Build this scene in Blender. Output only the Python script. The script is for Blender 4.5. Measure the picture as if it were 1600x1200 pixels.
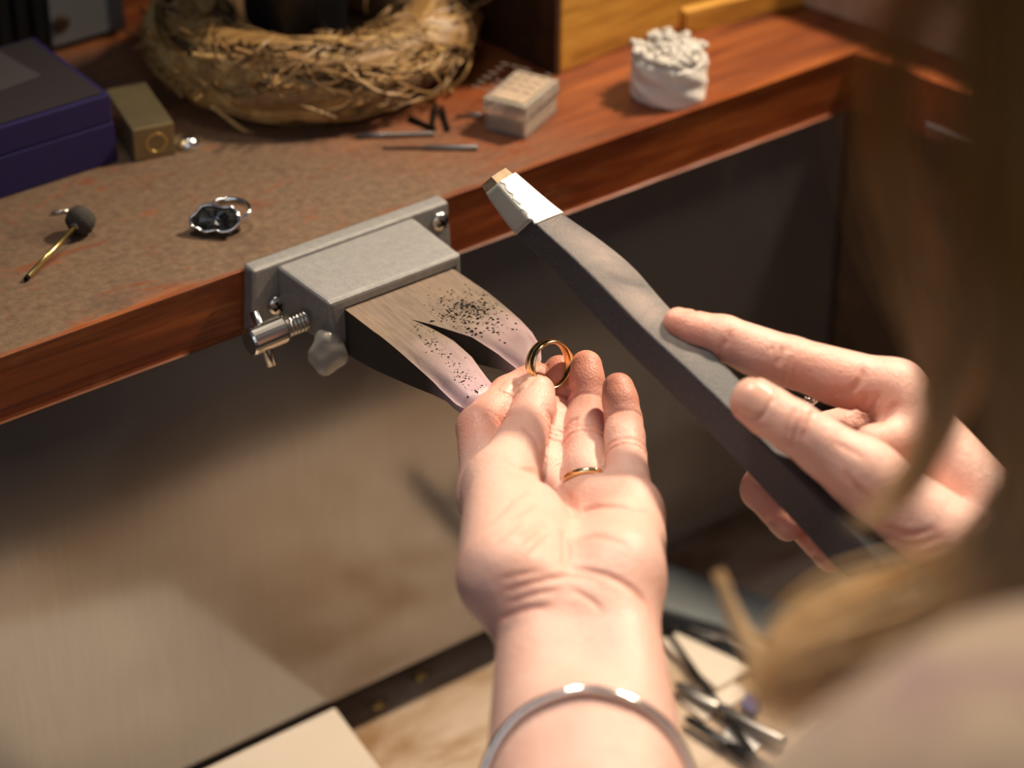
import bpy, bmesh, math, random
import numpy as np
from mathutils import Vector, Matrix
random.seed(7); rng = np.random.default_rng(11)
for o in list(bpy.data.objects): bpy.data.objects.remove(o)
SC = bpy.context.scene; COL = SC.collection

# ------------------------------------------------------------------ camera
F = 3808.0; TH = math.radians(33.6); YAW = math.radians(53.5)
_fh = np.array([math.cos(YAW), math.sin(YAW), 0]); CR = np.array([math.sin(YAW), -math.cos(YAW), 0])
CF = _fh*math.cos(TH) + np.array([0, 0, -math.sin(TH)]); CU = np.cross(CR, CF)
def ray(x, y): return CF + CR*(x-800)/F + CU*(600-y)/F
CC = -ray(540, 363)*1.06
def onz(x, y, z=0.0): r = ray(x, y); return CC + r*(z-CC[2])/r[2]      # a point of the photo on a level plane
def ony(x, y, Y=0.0): r = ray(x, y); return CC + r*(Y-CC[1])/r[1]      # ... on an upright plane along the bench
def dp(x, y, d): return CC + ray(x, y)*d                                # ... at a distance
cam = bpy.data.cameras.new('camera'); camo = bpy.data.objects.new('camera', cam); COL.objects.link(camo)
camo.location = CC; camo.rotation_euler = (math.pi/2-TH, 0, YAW-math.pi/2)
cam.sensor_width = 36; cam.lens = F/1600*36; cam.clip_start = .02
cam.dof.use_dof = True; cam.dof.focus_distance = .985; cam.dof.aperture_fstop = 5.0
SC.camera = camo

# ------------------------------------------------------------------ light
W = bpy.data.worlds.new('room_light'); SC.world = W; W.use_nodes = True
W.node_tree.nodes['Background'].inputs[0].default_value = (.62, .72, 1, 1)
W.node_tree.nodes['Background'].inputs[1].default_value = .085
def lamp(name, kind, loc, aim, energy, color, **kw):
    l = bpy.data.lights.new(name, kind); l.energy = energy; l.color = color
    for k, v in kw.items(): setattr(l, k, v)
    o = bpy.data.objects.new(name, l); COL.objects.link(o); o.location = loc
    o.rotation_euler = (Vector(aim)-Vector(loc)).to_track_quat('-Z', 'Y').to_euler(); return o
lamp('bench_lamp', 'SPOT', (.60, -.09, .68), (.06, -.14, 0), 60, (1, .82, .61), spot_size=math.radians(62), spot_blend=1., shadow_soft_size=.045)
lamp('overhead_lamp', 'SPOT', (.04, .10, .95), (-.10, -.44, 0), 40, (1, .87, .72), spot_size=math.radians(68), spot_blend=1., shadow_soft_size=.09)
lamp('room_fill_light', 'AREA', (-1.5, -1.3, 1.3), (0, -.1, -.1), 6.5, (.86, .92, 1), shape='RECTANGLE', size=1.3, size_y=1.3)  # soft fill added for the cool ambient light, no window seen there
SC.view_settings.view_transform = 'Standard'; SC.view_settings.look = 'None'
SC.view_settings.gamma = 1; SC.view_settings.exposure = 0.0; SC.view_settings.use_curve_mapping = False

# ------------------------------------------------------------------ helpers
def tag(o, label=None, cat=None, group=None, kind=None):
    if label: o['label'] = label
    if cat: o['category'] = cat
    if group: o['group'] = group
    if kind: o['kind'] = kind
    return o
def empty(name, loc=(0, 0, 0)):
    o = bpy.data.objects.new(name, None); o.empty_display_size = .01; COL.objects.link(o); o.location = loc
    return o
def link(name, me, mat, parent=None, smooth=False):
    o = bpy.data.objects.new(name, me); COL.objects.link(o)
    if mat is not None: me.materials.append(mat)
    if smooth: me.polygons.foreach_set('use_smooth', [True]*len(me.polygons))
    if parent is not None:
        o.parent = parent; bpy.context.view_layer.update() if False else None
        o.matrix_parent_inverse = Matrix.Translation(-Vector(parent.location)) if parent.type == 'EMPTY' else Matrix()
    return o
def pyd(name, v, f, mat, parent=None, smooth=False):
    me = bpy.data.meshes.new(name); me.from_pydata([tuple(map(float, p)) for p in v], [], f); me.validate(); me.update()
    return link(name, me, mat, parent, smooth)
def bmo(name, bm, mat, parent=None, smooth=False):
    bmesh.ops.recalc_face_normals(bm, faces=bm.faces)
    me = bpy.data.meshes.new(name); bm.to_mesh(me); bm.free(); return link(name, me, mat, parent, smooth)
def bevel(bm, w, seg=2, edges=None):
    bmesh.ops.bevel(bm, geom=edges or list(bm.edges), offset=w, segments=seg, affect='EDGES', profile=.6)
def hexa(lo, up):                                     # box from 4 lower and 4 upper corners
    bm = bmesh.new(); v = [bm.verts.new(tuple(map(float, p))) for p in list(lo)+list(up)]
    for f in ((3, 2, 1, 0), (4, 5, 6, 7), (0, 1, 5, 4), (1, 2, 6, 5), (2, 3, 7, 6), (3, 0, 4, 7)): bm.faces.new([v[i] for i in f])
    return bm
def box(x0, x1, y0, y1, z0, z1):
    c = [(x0, y0), (x1, y0), (x1, y1), (x0, y1)]
    return hexa([(x, y, z0) for x, y in c], [(x, y, z1) for x, y in c])
def prism(poly, z0, z1):
    bm = bmesh.new(); a = [bm.verts.new((x, y, z0)) for x, y in poly]; b = [bm.verts.new((x, y, z1)) for x, y in poly]; n = len(poly)
    bm.faces.new(a[::-1]); bm.faces.new(b)
    for i in range(n): bm.faces.new((a[i], a[(i+1) % n], b[(i+1) % n], b[i]))
    return bm
def xform(bm, M): bmesh.ops.transform(bm, matrix=M, verts=bm.verts); return bm
def frames(P, closed=False):
    P = np.asarray(P, float); n = len(P)
    T = (np.roll(P, -1, 0)-np.roll(P, 1, 0)) if closed else np.gradient(P, axis=0)
    T /= np.linalg.norm(T, axis=1)[:, None]+1e-12
    u = np.cross(T[0], [0, 0, 1.]);  u = u if np.linalg.norm(u) > 1e-3 else np.cross(T[0], [1., 0, 0])
    U = []
    for t in T: u = u-t*(u@t); u = u/np.linalg.norm(u); U.append(u)
    U = np.array(U); return T, U, np.cross(T, U)
def tube_data(P, r, n=8, closed=False, sx=1., sy=1., cap=True):
    P = np.asarray(P, float); T, U, V = frames(P, closed); r = np.broadcast_to(r, (len(P),)); m = len(P)
    a = np.arange(n)*2*math.pi/n
    v = (P[:, None]+(U[:, None]*np.cos(a)[None, :, None]*sx+V[:, None]*np.sin(a)[None, :, None]*sy)*r[:, None, None]).reshape(-1, 3)
    f = []
    for i in range(m if closed else m-1):
        j = (i+1) % m
        for k in range(n): f.append((i*n+k, i*n+(k+1) % n, j*n+(k+1) % n, j*n+k))
    if cap and not closed: f += [tuple(range(n))[::-1], tuple((m-1)*n+k for k in range(n))]
    return v, f
def tube(name, P, r, mat, parent=None, n=10, closed=False, sx=1., sy=1., smooth=True):
    v, f = tube_data(P, r, n, closed, sx, sy); return pyd(name, v, f, mat, parent, smooth)
def spline(P, n):
    P = np.asarray(P, float); k = len(P); Q = np.vstack([2*P[0]-P[1], P, 2*P[-1]-P[-2]]); out = []
    for t in np.linspace(0, k-1-1e-9, n):
        i = int(t); s = t-i; a, b, c, d = Q[i:i+4]
        out.append(.5*(2*b+(c-a)*s+(2*a-5*b+4*c-d)*s*s+(3*b-a-3*c+d)*s**3))
    return np.array(out)
def lathe(prof, n=32, M=None):
    bm = bmesh.new(); rings = []
    for r, z in prof: rings.append([bm.verts.new((r*math.cos(2*math.pi*k/n), r*math.sin(2*math.pi*k/n), z)) for k in range(n)] if r > 1e-7 else [bm.verts.new((0, 0, z))])
    for a, b in zip(rings, rings[1:]):
        for k in range(n):
            q = [a[k % len(a)], a[(k+1) % n % len(a)], b[(k+1) % n % len(b)], b[k % len(b)]]; s = []
            for x in q:
                if x not in s: s.append(x)
            if len(s) > 2: bm.faces.new(s)
    if len(rings[0]) > 1: bm.faces.new(rings[0][::-1])
    if len(rings[-1]) > 1: bm.faces.new(rings[-1])
    return xform(bm, M) if M else bm
def along(a, b):                                      # matrix: z axis from a to b, origin a
    d = Vector(b)-Vector(a); return Matrix.Translation(Vector(a)) @ d.to_track_quat('Z', 'Y').to_matrix().to_4x4()

# ------------------------------------------------------------------ materials
class NT:
    def __init__(s, name):
        s.m = bpy.data.materials.new(name); s.m.use_nodes = True; s.t = s.m.node_tree; s.b = s.t.nodes['Principled BSDF']
        s.tc = s.t.nodes.new('ShaderNodeTexCoord').outputs['Object']
    def n(s, ty, **kw):
        x = s.t.nodes.new('ShaderNode'+ty)
        for k, v in kw.items():
            if k[0] == '_': x.inputs[int(k[1:])].default_value = v
            elif hasattr(x, k): setattr(x, k, v)
        return x
    def l(s, a, b): s.t.links.new(a, b)
    def mapped(s, scale=(1, 1, 1), rot=(0, 0, 0), loc=(0, 0, 0)):
        m = s.n('Mapping'); m.inputs['Scale'].default_value = scale; m.inputs['Rotation'].default_value = rot; m.inputs['Location'].default_value = loc
        s.l(s.tc, m.inputs[0]); return m.outputs[0]
    def noise(s, scale, detail=4, rough=.55, vec=None, dist=0):
        x = s.n('TexNoise'); x.inputs['Scale'].default_value = scale; x.inputs['Detail'].default_value = detail
        x.inputs['Roughness'].default_value = rough; x.inputs['Distortion'].default_value = dist
        s.l(vec if vec is not None else s.tc, x.inputs['Vector']); return x.outputs['Fac']
    def ramp(s, fac, stops):
        r = s.n('ValToRGB'); e = r.color_ramp.elements
        while len(e) < len(stops): e.new(.5)
        for q, (p, c) in zip(e, stops): q.position = p; q.color = (*c, 1) if not isinstance(c, (int, float)) else (c, c, c, 1)
        s.l(fac, r.inputs[0]); return r.outputs[0]
    def mix(s, fac, a, b, mode='MIX'):
        x = s.n('Mix', data_type='RGBA', blend_type=mode)
        for i, q in ((0, fac), (6, a), (7, b)):
            if hasattr(q, 'is_linked'): s.l(q, x.inputs[i])
            else: x.inputs[i].default_value = q if isinstance(q, (int, float)) else (*q, 1)
        return x.outputs[2]
    def math(s, op, a, b=0.):
        x = s.n('Math', operation=op)
        for i, q in enumerate((a, b)):
            if hasattr(q, 'is_linked'): s.l(q, x.inputs[i])
            else: x.inputs[i].default_value = q
        return x.outputs[0]
    def rng(s, v, a, b, c=0., d=1.):
        x = s.n('MapRange'); s.l(v, x.inputs[0])
        for i, q in enumerate((a, b, c, d)): x.inputs[i+1].default_value = q
        return x.outputs[0]
    def xyz(s):
        x = s.n('SeparateXYZ'); s.l(s.tc, x.inputs[0]); return x.outputs
    def attr(s, name): return s.n('Attribute', attribute_name=name).outputs['Fac']
    def bump(s, h, dist=.001, strength=1.):
        b = s.n('Bump'); b.inputs['Distance'].default_value = dist; b.inputs['Strength'].default_value = strength
        s.l(h, b.inputs['Height']); s.l(b.outputs[0], s.b.inputs['Normal'])
    def set(s, **kw):
        for k, v in kw.items():
            i = s.b.inputs[{'color': 'Base Color', 'rough': 'Roughness', 'metal': 'Metallic', 'spec': 'Specular IOR Level', 'coat': 'Coat Weight', 'coatr': 'Coat Roughness', 'sss': 'Subsurface Weight', 'trans': 'Transmission Weight', 'alpha': 'Alpha', 'ior': 'IOR', 'sheen': 'Sheen Weight', 'emit': 'Emission Color', 'emits': 'Emission Strength', 'aniso': 'Anisotropic'}[k]]
            if hasattr(v, 'is_linked'): s.l(v, i)
            else: i.default_value = (*v, 1) if isinstance(v, tuple) else v
        return s
def plain(name, col, rough=.5, metal=0., var=.15, scale=60, bump=0., **kw):
    t = NT(name); f = t.noise(scale); d = tuple(c*(1-var) for c in col); b = tuple(min(1, c*(1+var)) for c in col)
    t.set(color=t.mix(f, d, b), rough=rough, metal=metal, **kw)
    if bump: t.bump(t.noise(scale*6), bump)
    return t.m
M = {}
def wood(name, a, b, c, axis='x', gloss=.35, grain=1.):
    t = NT(name); sc = {'x': (2, 22, 22), 'y': (22, 2, 22), 'z': (22, 22, 2)}[axis]
    g = t.noise(3*grain, 8, .6, t.mapped(sc), 1.2); g2 = t.noise(14*grain, 5, .6, t.mapped(sc))
    col = t.ramp(g, [(.3, a), (.5, b), (.72, c)]); col = t.mix(t.rng(g2, .4, .7, 0, .5), col, a)
    t.set(color=col, rough=t.rng(t.noise(25), .3, .7, gloss-.08, gloss+.15)); t.bump(g2, .0004); return t
# varnished bench top under a film of brown workshop dust with rubbed-through red patches
t = wood('bench_wood', (.10, .018, .004), (.24, .055, .012), (.40, .115, .024), gloss=.3)
base = t.b.inputs['Base Color'].links[0].from_socket; X = t.xyz()
nrm = t.n('NewGeometry'); sz = t.n('SeparateXYZ'); t.l(nrm.outputs['Normal'], sz.inputs[0])
topm = t.rng(sz.outputs[2], .75, .98)
n1 = t.noise(16, 7, .65, t.mapped((1, 2.6, 1), (0, 0, .5)), .6); n2 = t.noise(70, 6, .7, t.mapped((1, 2.2, 1), (0, 0, .9)))
wide = t.rng(t.math('ADD', X[0], t.math('MULTIPLY', X[1], .55)), .05, .16, .98, .12)
cov = t.math('MULTIPLY', t.math('MULTIPLY', topm, wide), t.math('MULTIPLY', t.rng(n1, .30, .44), t.rng(n2, .28, .42)))
edgew = t.rng(X[1], .0002, .0022, .35, 1.)
cov = t.math('MULTIPLY', cov, edgew)
dust = t.ramp(t.noise(240, 5, .7), [(.3, (.085, .050, .026)), (.7, (.175, .110, .062))])
smudge = t.rng(t.noise(22, 5, .6), .56, .68, 0, .55)
dust = t.mix(smudge, dust, (.05, .022, .012))
col = t.mix(cov, base, dust)
sidew = t.math('MULTIPLY', t.rng(sz.outputs[2], .2, .6, 1, 0), t.rng(t.noise(30, 6, .7, t.mapped((1, 1, 3))), .56, .72, 0, .45))
col = t.mix(sidew, col, (.34, .19, .07))
t.set(color=col, rough=t.mix(cov, (.34,)*3, (.8,)*3)); M['bench'] = t.m
M['orange'] = wood('honey_wood', (.30, .12, .015), (.62, .31, .045), (.72, .40, .08), gloss=.45).m
M['darkwood'] = wood('dark_wood', (.02, .008, .003), (.045, .02, .008), (.07, .03, .012), gloss=.4).m
M['palewood'] = wood('pale_grey_wood', (.28, .20, .14), (.44, .33, .23), (.50, .38, .27), gloss=.6).m
# tray floor: pale worn wood with brown stains
t = NT('tray_wood'); a = t.noise(9, 6, .65, t.mapped((1, 2.5, 1)), .5); b = t.noise(40, 6, .6, t.mapped((1, 4, 1)))
c = t.ramp(a, [(.34, (.30, .17, .07)), (.46, (.48, .35, .24)), (.6, (.62, .49, .38))]); c = t.mix(t.rng(b, .5, .75, 0, .5), c, (.30, .19, .11))
t.set(color=c, rough=.7); M['tray'] = t.m
# dusty steel sheet below the bench
t = NT('steel_sheet'); a = t.noise(7, 5, .6); b = t.noise(120, 4, .6, t.mapped((6, 6, .3)))
c = t.mix(t.rng(b, .35, .7), (.33, .315, .30), (.36, .345, .33)); t.set(color=c, metal=.80, rough=t.rng(a, .3, .7, .11, .16)); M['steel'] = t.m
M['castalu'] = plain('cast_aluminium', (.30, .292, .28), .5, .55, .25, 350, .0004)
t = NT('pin_wood'); X = t.xyz()
f = t.noise(45, 6, .6); rouge = t.rng(t.math('ADD', X[1], t.math('MULTIPLY', f, -.035)), -.100, -.135)
grain = t.noise(60, 6, .65, t.mapped((9, 1, 6)), .4)
c = t.ramp(grain, [(.3, (.115, .08, .058)), (.6, (.19, .138, .10)), (.8, (.23, .17, .13))]); c = t.mix(t.rng(t.noise(18), .45, .65, 0, .6), c, (.25, .16, .09))
c = t.mix(t.math('MULTIPLY', rouge, .85), c, (.44, .29, .32))
g = t.n('NewGeometry'); s = t.n('SeparateXYZ'); t.l(g.outputs['Normal'], s.inputs[0])
sideshade = t.rng(t.math('ABSOLUTE', s.outputs[0]), .55, .85)  # upright sides of the pin: their shade is put into the colour
c = t.mix(t.math('MULTIPLY', sideshade, t.rng(X[1], -.118, -.100)), c, (.035, .024, .016))
t.set(color=c, rough=t.rng(X[1], -.126, -.10, .35, .75)); t.bump(grain, .0002); M['pin'] = t.m
M['black'] = plain('soot_black', (.010, .008, .006), .9, spec=.05)
M['blackpl'] = plain('black_plastic', (.008, .008, .009), .35)
M['chrome'] = plain('nickel_plated', (.62, .58, .52), .22, 1., .1, 40)
M['silver'] = plain('polished_silver', (.80, .78, .75), .14, 1., .05, 40)
M['steelrod'] = plain('tool_steel', (.30, .28, .26), .35, .9, .3, 80)
M['gold'] = plain('polished_gold', (.92, .68, .33), .17, 1., .06, 40)
M['brass'] = plain('brass_stem', (.78, .60, .22), .28, 1., .15, 60)
M['brassd'] = plain('dull_brass', (.30, .24, .13), .42, .8, .25, 60)
M['violet'] = plain('violet_card', (.010, .005, .065), .55, 0, .2, 50)
M['violettop'] = plain('dusty_violet_lid', (.018, .012, .014), .7, 0, .3, 40)
M['greycard'] = plain('grey_card', (.045, .04, .04), .7, 0, .25, 40)
M['greymetal'] = plain('grey_enamel', (.17, .165, .16), .5, .2, .2, 30)
M['raffia'] = wood('raffia', (.15, .075, .02), (.32, .18, .058), (.46, .28, .10), gloss=.5).m
M['raffia2'] = wood('pale_raffia', (.26, .15, .045), (.48, .31, .11), (.60, .40, .16), gloss=.5).m
M['husk'] = plain('dark_husk', (.16, .085, .03), .8, 0, .5, 90, .003)
M['plaster'] = plain('white_plaster', (.82, .77, .69), .8, 0, .08, 120, .0003)
t = NT('clear_plastic'); t.set(color=(.9, .82, .7), rough=.12, trans=.75, ior=1.45); M['clear'] = t.m
t = NT('clear_film'); t.set(color=(.95, .95, .95), rough=.05, trans=1., ior=1.2, alpha=.55); M['film'] = t.m
t = NT('hot_glue'); t.set(color=(.62, .58, .5), rough=.2, trans=.6, ior=1.4); M['glue'] = t.m
M['card'] = plain('cream_card', (.74, .64, .53), .75, 0, .06, 25)
M['paper'] = plain('white_paper', (.80, .77, .73), .75, 0, .05, 25)
M['ink'] = plain('printed_ink', (.12, .09, .07), .7)
# sandpaper
t = NT('emery_paper'); g = t.noise(900, 3, .7); w = t.noise(28, 6, .65, t.mapped((1, 1, 1)), .8)
rub = t.attr('rub'); c = t.mix(t.rng(g, .3, .7), (.024, .024, .028), (.050, .048, .052))
c = t.mix(t.math('MULTIPLY', rub, t.rng(w, .30, .60, .15, 1.)), c, (.34, .26, .215)); t.set(color=c, rough=t.mix(rub, (.5,)*3, (.62,)*3)); t.bump(g, .0004); M['emery'] = t.m
M['tape'] = plain('masking_tape', (.78, .76, .70), .65, 0, .06, 60, .0006)
t = NT('clear_tape'); t.set(color=(.42, .41, .36), rough=.25, alpha=.75); M['cleartape'] = t.m
M['endgrain'] = plain('layered_paper_end', (.34, .24, .14), .8, 0, .4, 300)
t = NT('raw_crystal'); t.set(color=t.ramp(t.noise(260), [(.35, (.004, .004, .004)), (.75, (.05, .045, .035))]), rough=.16); M['crystal'] = t.m
t = NT('diamond'); t.set(color=(1, 1, 1), rough=.02, trans=1., ior=2.1); M['diamond'] = t.m
M['rubber'] = plain('grey_abrasive', (.045, .035, .026), .75, 0, .4, 200, .001)
# skin
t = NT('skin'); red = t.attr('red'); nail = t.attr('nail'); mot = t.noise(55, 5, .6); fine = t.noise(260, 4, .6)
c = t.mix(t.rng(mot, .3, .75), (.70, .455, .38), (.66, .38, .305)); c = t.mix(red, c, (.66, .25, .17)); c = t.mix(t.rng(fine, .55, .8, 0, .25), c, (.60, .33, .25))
c = t.mix(t.math('MULTIPLY', nail, .75), c, (.64, .37, .28))
t.set(color=c, rough=t.mix(nail, (.46,)*3, (.34,)*3), sss=.22, spec=.42); t.b.inputs['Subsurface Scale'].default_value = .004; t.b.inputs['Subsurface Radius'].default_value = (1, .36, .2)
vor = t.n('TexVoronoi'); vor.inputs['Scale'].default_value = 900; t.l(t.tc, vor.inputs['Vector'])
cre = t.noise(330, 5, .65, t.mapped((1, 1, 1)), .6)
h = t.math('ADD', t.math('MULTIPLY', vor.outputs['Distance'], .35), t.math('MULTIPLY', cre, .9)); t.bump(t.math('MULTIPLY', h, t.math('SUBTRACT', 1., nail)), .00055, .75); M['skin'] = t.m
t = NT('hair'); X = t.xyz(); tipf = t.rng(X[2], .27, .15); rn = t.attr('tone')
c = t.mix(tipf, (.36, .17, .042), (.92, .72, .42)); c = t.mix(t.math('MULTIPLY', rn, .55), c, t.mix(tipf, (.52, .29, .09), (.95, .80, .55)))  # blonde tips, with lamp light on the lower hair put into the colour
t.set(color=c, rough=.42)
tl = t.n('BsdfTranslucent'); t.l(c, tl.inputs[0]); mx = t.n('MixShader'); mx.inputs[0].default_value = .45; t.l(t.b.outputs[0], mx.inputs[1]); t.l(tl.outputs[0], mx.inputs[2])
t.l(mx.outputs[0], [q for q in t.t.nodes if q.type == 'OUTPUT_MATERIAL'][0].inputs[0]); M['hair'] = t.m
t = NT('knit'); w = t.noise(38, 5, .6, None, .8); w2 = t.noise(420, 3); c = t.ramp(w, [(.36, (.46, .28, .25)), (.5, (.58, .40, .27)), (.62, (.66, .48, .30))]); t.set(color=c, rough=.95, sheen=.3); t.bump(w2, .001); M['knit'] = t.m
M['trouser'] = plain('dark_cloth', (.035, .030, .030), .9, 0, .3, 40)
M['wall'] = plain('dark_wall', (.045, .04, .037), .8, 0, .2, 8); M['floor'] = plain('dark_floor', (.09, .075, .06), .7, 0, .3, 6)

# ------------------------------------------------------------------ room and bench
def struct(o): o['kind'] = 'structure'; return o
struct(bmo('floor', box(-2.4, 2.4, -2.4, .86, -.93, -.90), M['floor']))
struct(bmo('wall_back', box(-2.4, 2.4, .86, .90, -.90, 1.7), M['wall']))
bench = empty('jeweller_bench', (0, .2, -.9)); tag(bench, 'red-brown varnished wooden workbench with a dusty top and a cut-out front', 'workbench')
ex = (.31323-.30133)/.0612
poly = [(-.85, .45), (-.85, -.30), (-.40, -.30), (-.345, 0), (.3013, 0), (.3013+.30*ex, -.30), (.85, -.30), (.85, .45)]
bm = prism(poly, -.031, 0); bevel(bm, .0016, 2, [e for e in bm.edges if abs(e.verts[0].co.z-e.verts[1].co.z) < 1e-6])
bmo('bench_top', bm, M['bench'], bench)
pan = bmo('steel_panel', box(-.345, .3013, .002, .005, -.260, -.031), M['steel'], bench)
def sheet(a, b, z0, z1, th):                           # upright sheet from a to b
    a = np.array(a); b = np.array(b); d = (b-a)/np.linalg.norm(b-a); n = np.array([-d[1], d[0]])*th
    c = [a, b, b+n, a+n]; return hexa([(*p, z0) for p in c], [(*p, z1) for p in c])
bmo('side_panel', sheet((.304, .003), (.304+.30*ex, -.30), -.40, -.0312, .003), M['darkwood'], bench)
bmo('side_panel', sheet((-.402, -.30), (-.348, .003), -.40, -.0312, .003), M['darkwood'], bench)
for x in (-.80, .80):
    for y in (-.25, .40):
        bm = box(x-.035, x+.035, y-.035, y+.035, -.90, -.031); bevel(bm, .003, 1); bmo('leg', bm, M['darkwood'], bench)
bmo('back_board', box(-.80, .80, .36, .375, -.40, -.031), M['darkwood'], bench)
tray = empty('catch_tray', (0, -.05, -.30)); tag(tray, 'pale worn wooden catch tray below the steel panel, littered with tools', 'tray')
for x in (-.37, .37): bmo('runner', box(x-.012 if x > 0 else x, x if x > 0 else x+.012, -.23, .30, -.40, -.296), M['darkwood'], tray)
bm = box(-.358, .358, -.235, .30, -.296, -.288); bevel(bm, .001, 1); bmo('tray_floor', bm, M['tray'], tray)
bmo('front_lip', box(-.372, .372, -.247, -.235, -.32, -.262), M['darkwood'], tray)

# ------------------------------------------------------------------ bench pin and holder
TH_ = empty('bench_pin_holder', (-.004, -.02, -.03)); tag(TH_, 'cast aluminium bench-pin holder screwed to the front edge of the bench', 'holder')
bm = hexa([(-.0545, -.0085, -.030), (.0505, -.0085, -.028), (.0505, -.0002, -.028), (-.0545, -.0002, -.030)], [(-.0520, -.0085, .003), (.0490, -.0085, .003), (.0490, -.0002, .003), (-.0520, -.0002, .003)])
bevel(bm, .0018, 3); bmo('mounting_plate', bm, M['castalu'], TH_)
bw0, bw1, byf = -.0395, .0300, -.0455
bm = hexa([(bw0+.0035, byf, -.0225), (bw1-.0005, byf, -.0225), (bw1+.003, -.008, -.026), (bw0-.001, -.008, -.026)], [(bw0+.001, byf, .0005), (bw1-.0005, byf, .0005), (bw1, -.008, .0015), (bw0-.001, -.008, .0015)])
bevel(bm, .0022, 3)
blk = bmo('clamp_block', bm, M['castalu'], TH_)
cut = bmo('cut_box', box(-.0306, .0264, -.06, -.0115, -.06, -.0046), None)
md = blk.modifiers.new('slot', 'BOOLEAN'); md.object = cut; md.operation = 'DIFFERENCE'; md.solver = 'EXACT'
bpy.context.view_layer.update(); dg = bpy.context.evaluated_depsgraph_get()
me = bpy.data.meshes.new_from_object(blk.evaluated_get(dg)); blk.modifiers.clear(); blk.data = me; bpy.data.objects.remove(cut)
def screw(c, ax):                                      # cross-head screw
    c = np.array(c); ax = np.array(ax); s = bmo('mounting_screw', lathe([(0.0046, 0), (.0046, .0006), (.0038, .0018), (.002, .0024), (0, .0025)], 24, along(c, c+ax)), M['chrome'], TH_, True)
    for k in (0, 1):
        a = (.0030, .0005) if k else (.0005, .0030)
        q = bmo('slot', xform(box(-a[0], a[0], -a[1], a[1], .0016, .0026), along(c, c+ax) @ Matrix.Rotation(.5, 4, 'Z')), M['black'], s); q.matrix_parent_inverse = Matrix()
sp = ony(432, 476, -.0086); screw(sp, (0, -1, 0))
sp2 = ony(697, 342, -.0086); screw((.0440, -.0086, sp2[2]), (0, -1, 0))
a = np.array([bw0-.0005, -.030, -.014]); a = ony(484, 496, -.030); a[0] = bw0-.0015
ts = bmo('thumbscrew', lathe([(.0042, 0), (.0042, .010), (.0056, .0105), (.0062, .0115), (.0062, .0265), (.0056, .0275), (0, .0275)], 28, along(a, a+np.array([-1, 0, -.04]))), M['chrome'], TH_, False)
th = [a+np.array([-.0005-.009*i/59, .0045*math.cos(i*.55), .0045*math.sin(i*.55)]) for i in range(60)]
q = tube('thread', th, .0005, M['chrome'], ts, 6); q.matrix_parent_inverse = Matrix()
c0 = a+np.array([-.0205, 0, -.0008]); q = tube('tommy_bar', [c0+np.array([0, .006, .0095]), c0, c0-np.array([0, .006, .0115])], .0022, M['chrome'], ts, 12); q.matrix_parent_inverse = Matrix()
bm = bmesh.new(); bmesh.ops.create_icosphere(bm, subdivisions=4, radius=1.)
gc = dp(513, 548, 1.026)
for v in bm.verts:
    k = 1+.07*math.sin(4*v.co.x+3*v.co.z)+.05*math.sin(5*v.co.y+4*v.co.z); v.co = Vector((v.co.x*.0085*k, v.co.y*.007*k, v.co.z*.0105*k))+Vector(gc)
bmo('hot_glue', bm, M['glue'], TH_, True)
# bench pin: wedge with a V slot and worn rounded tips; outline on its top face
PT = empty('bench_pin', (0, -.08, -.02)); tag(PT, 'worn wooden bench pin with a notch and mauve stained tips, clamped in the holder', 'bench pin')
def cv(y, ys_, xs_): return np.interp(-y*1000, ys_, xs_)/1000.
def slot_l(y): return cv(y, [68.3, 78, 89.4, 101.7, 116, 127], [-12.7, -9.3, -6.2, -5.6, -7.9, -8.8])
def slot_r(y): return cv(y, [68.3, 74.5, 83.3, 91.2, 105.7, 122], [-12.7, -8.6, -3.4, 1.6, 5.0, 6.6])
def slot_c(y): return (slot_l(y)+slot_r(y))/2
def slot_w(y): return slot_r(y)-slot_l(y)
def left_e(y): return cv(y, [13, 67, 90, 105, 120, 127], [-30.4, -30.3, -28.6, -27.2, -27.0, -26.0])
def right_e(y): return cv(y, [13, 46, 73, 92, 100, 108.6, 115, 119, 122.5], [24.6, 25, 25.7, 26.5, 26.2, 24.3, 20, 15.5, 9.0])
def ztop(x, y):
    s = np.clip((-y-.075)/.055, 0, 1); z = -.0055-.006*s**1.6
    e = np.minimum(x-left_e(y), right_e(y)-x); z -= .004*np.exp(-(np.maximum(e, 0)/.0035)**2)*np.clip((-y-.07)/.04, 0, 1)
    g = np.abs(x-slot_c(y))-slot_w(y)/2; z -= np.where(y < -.0683, .0025*np.exp(-(np.maximum(g, 0)/.003)**2)*np.clip((-y-.0683)/.04, 0, 1), 0)
    return z
def zbot(x, y): return -.0275+np.clip((-y-.048)/.079, 0, 1)**1.1*.0140
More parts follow.
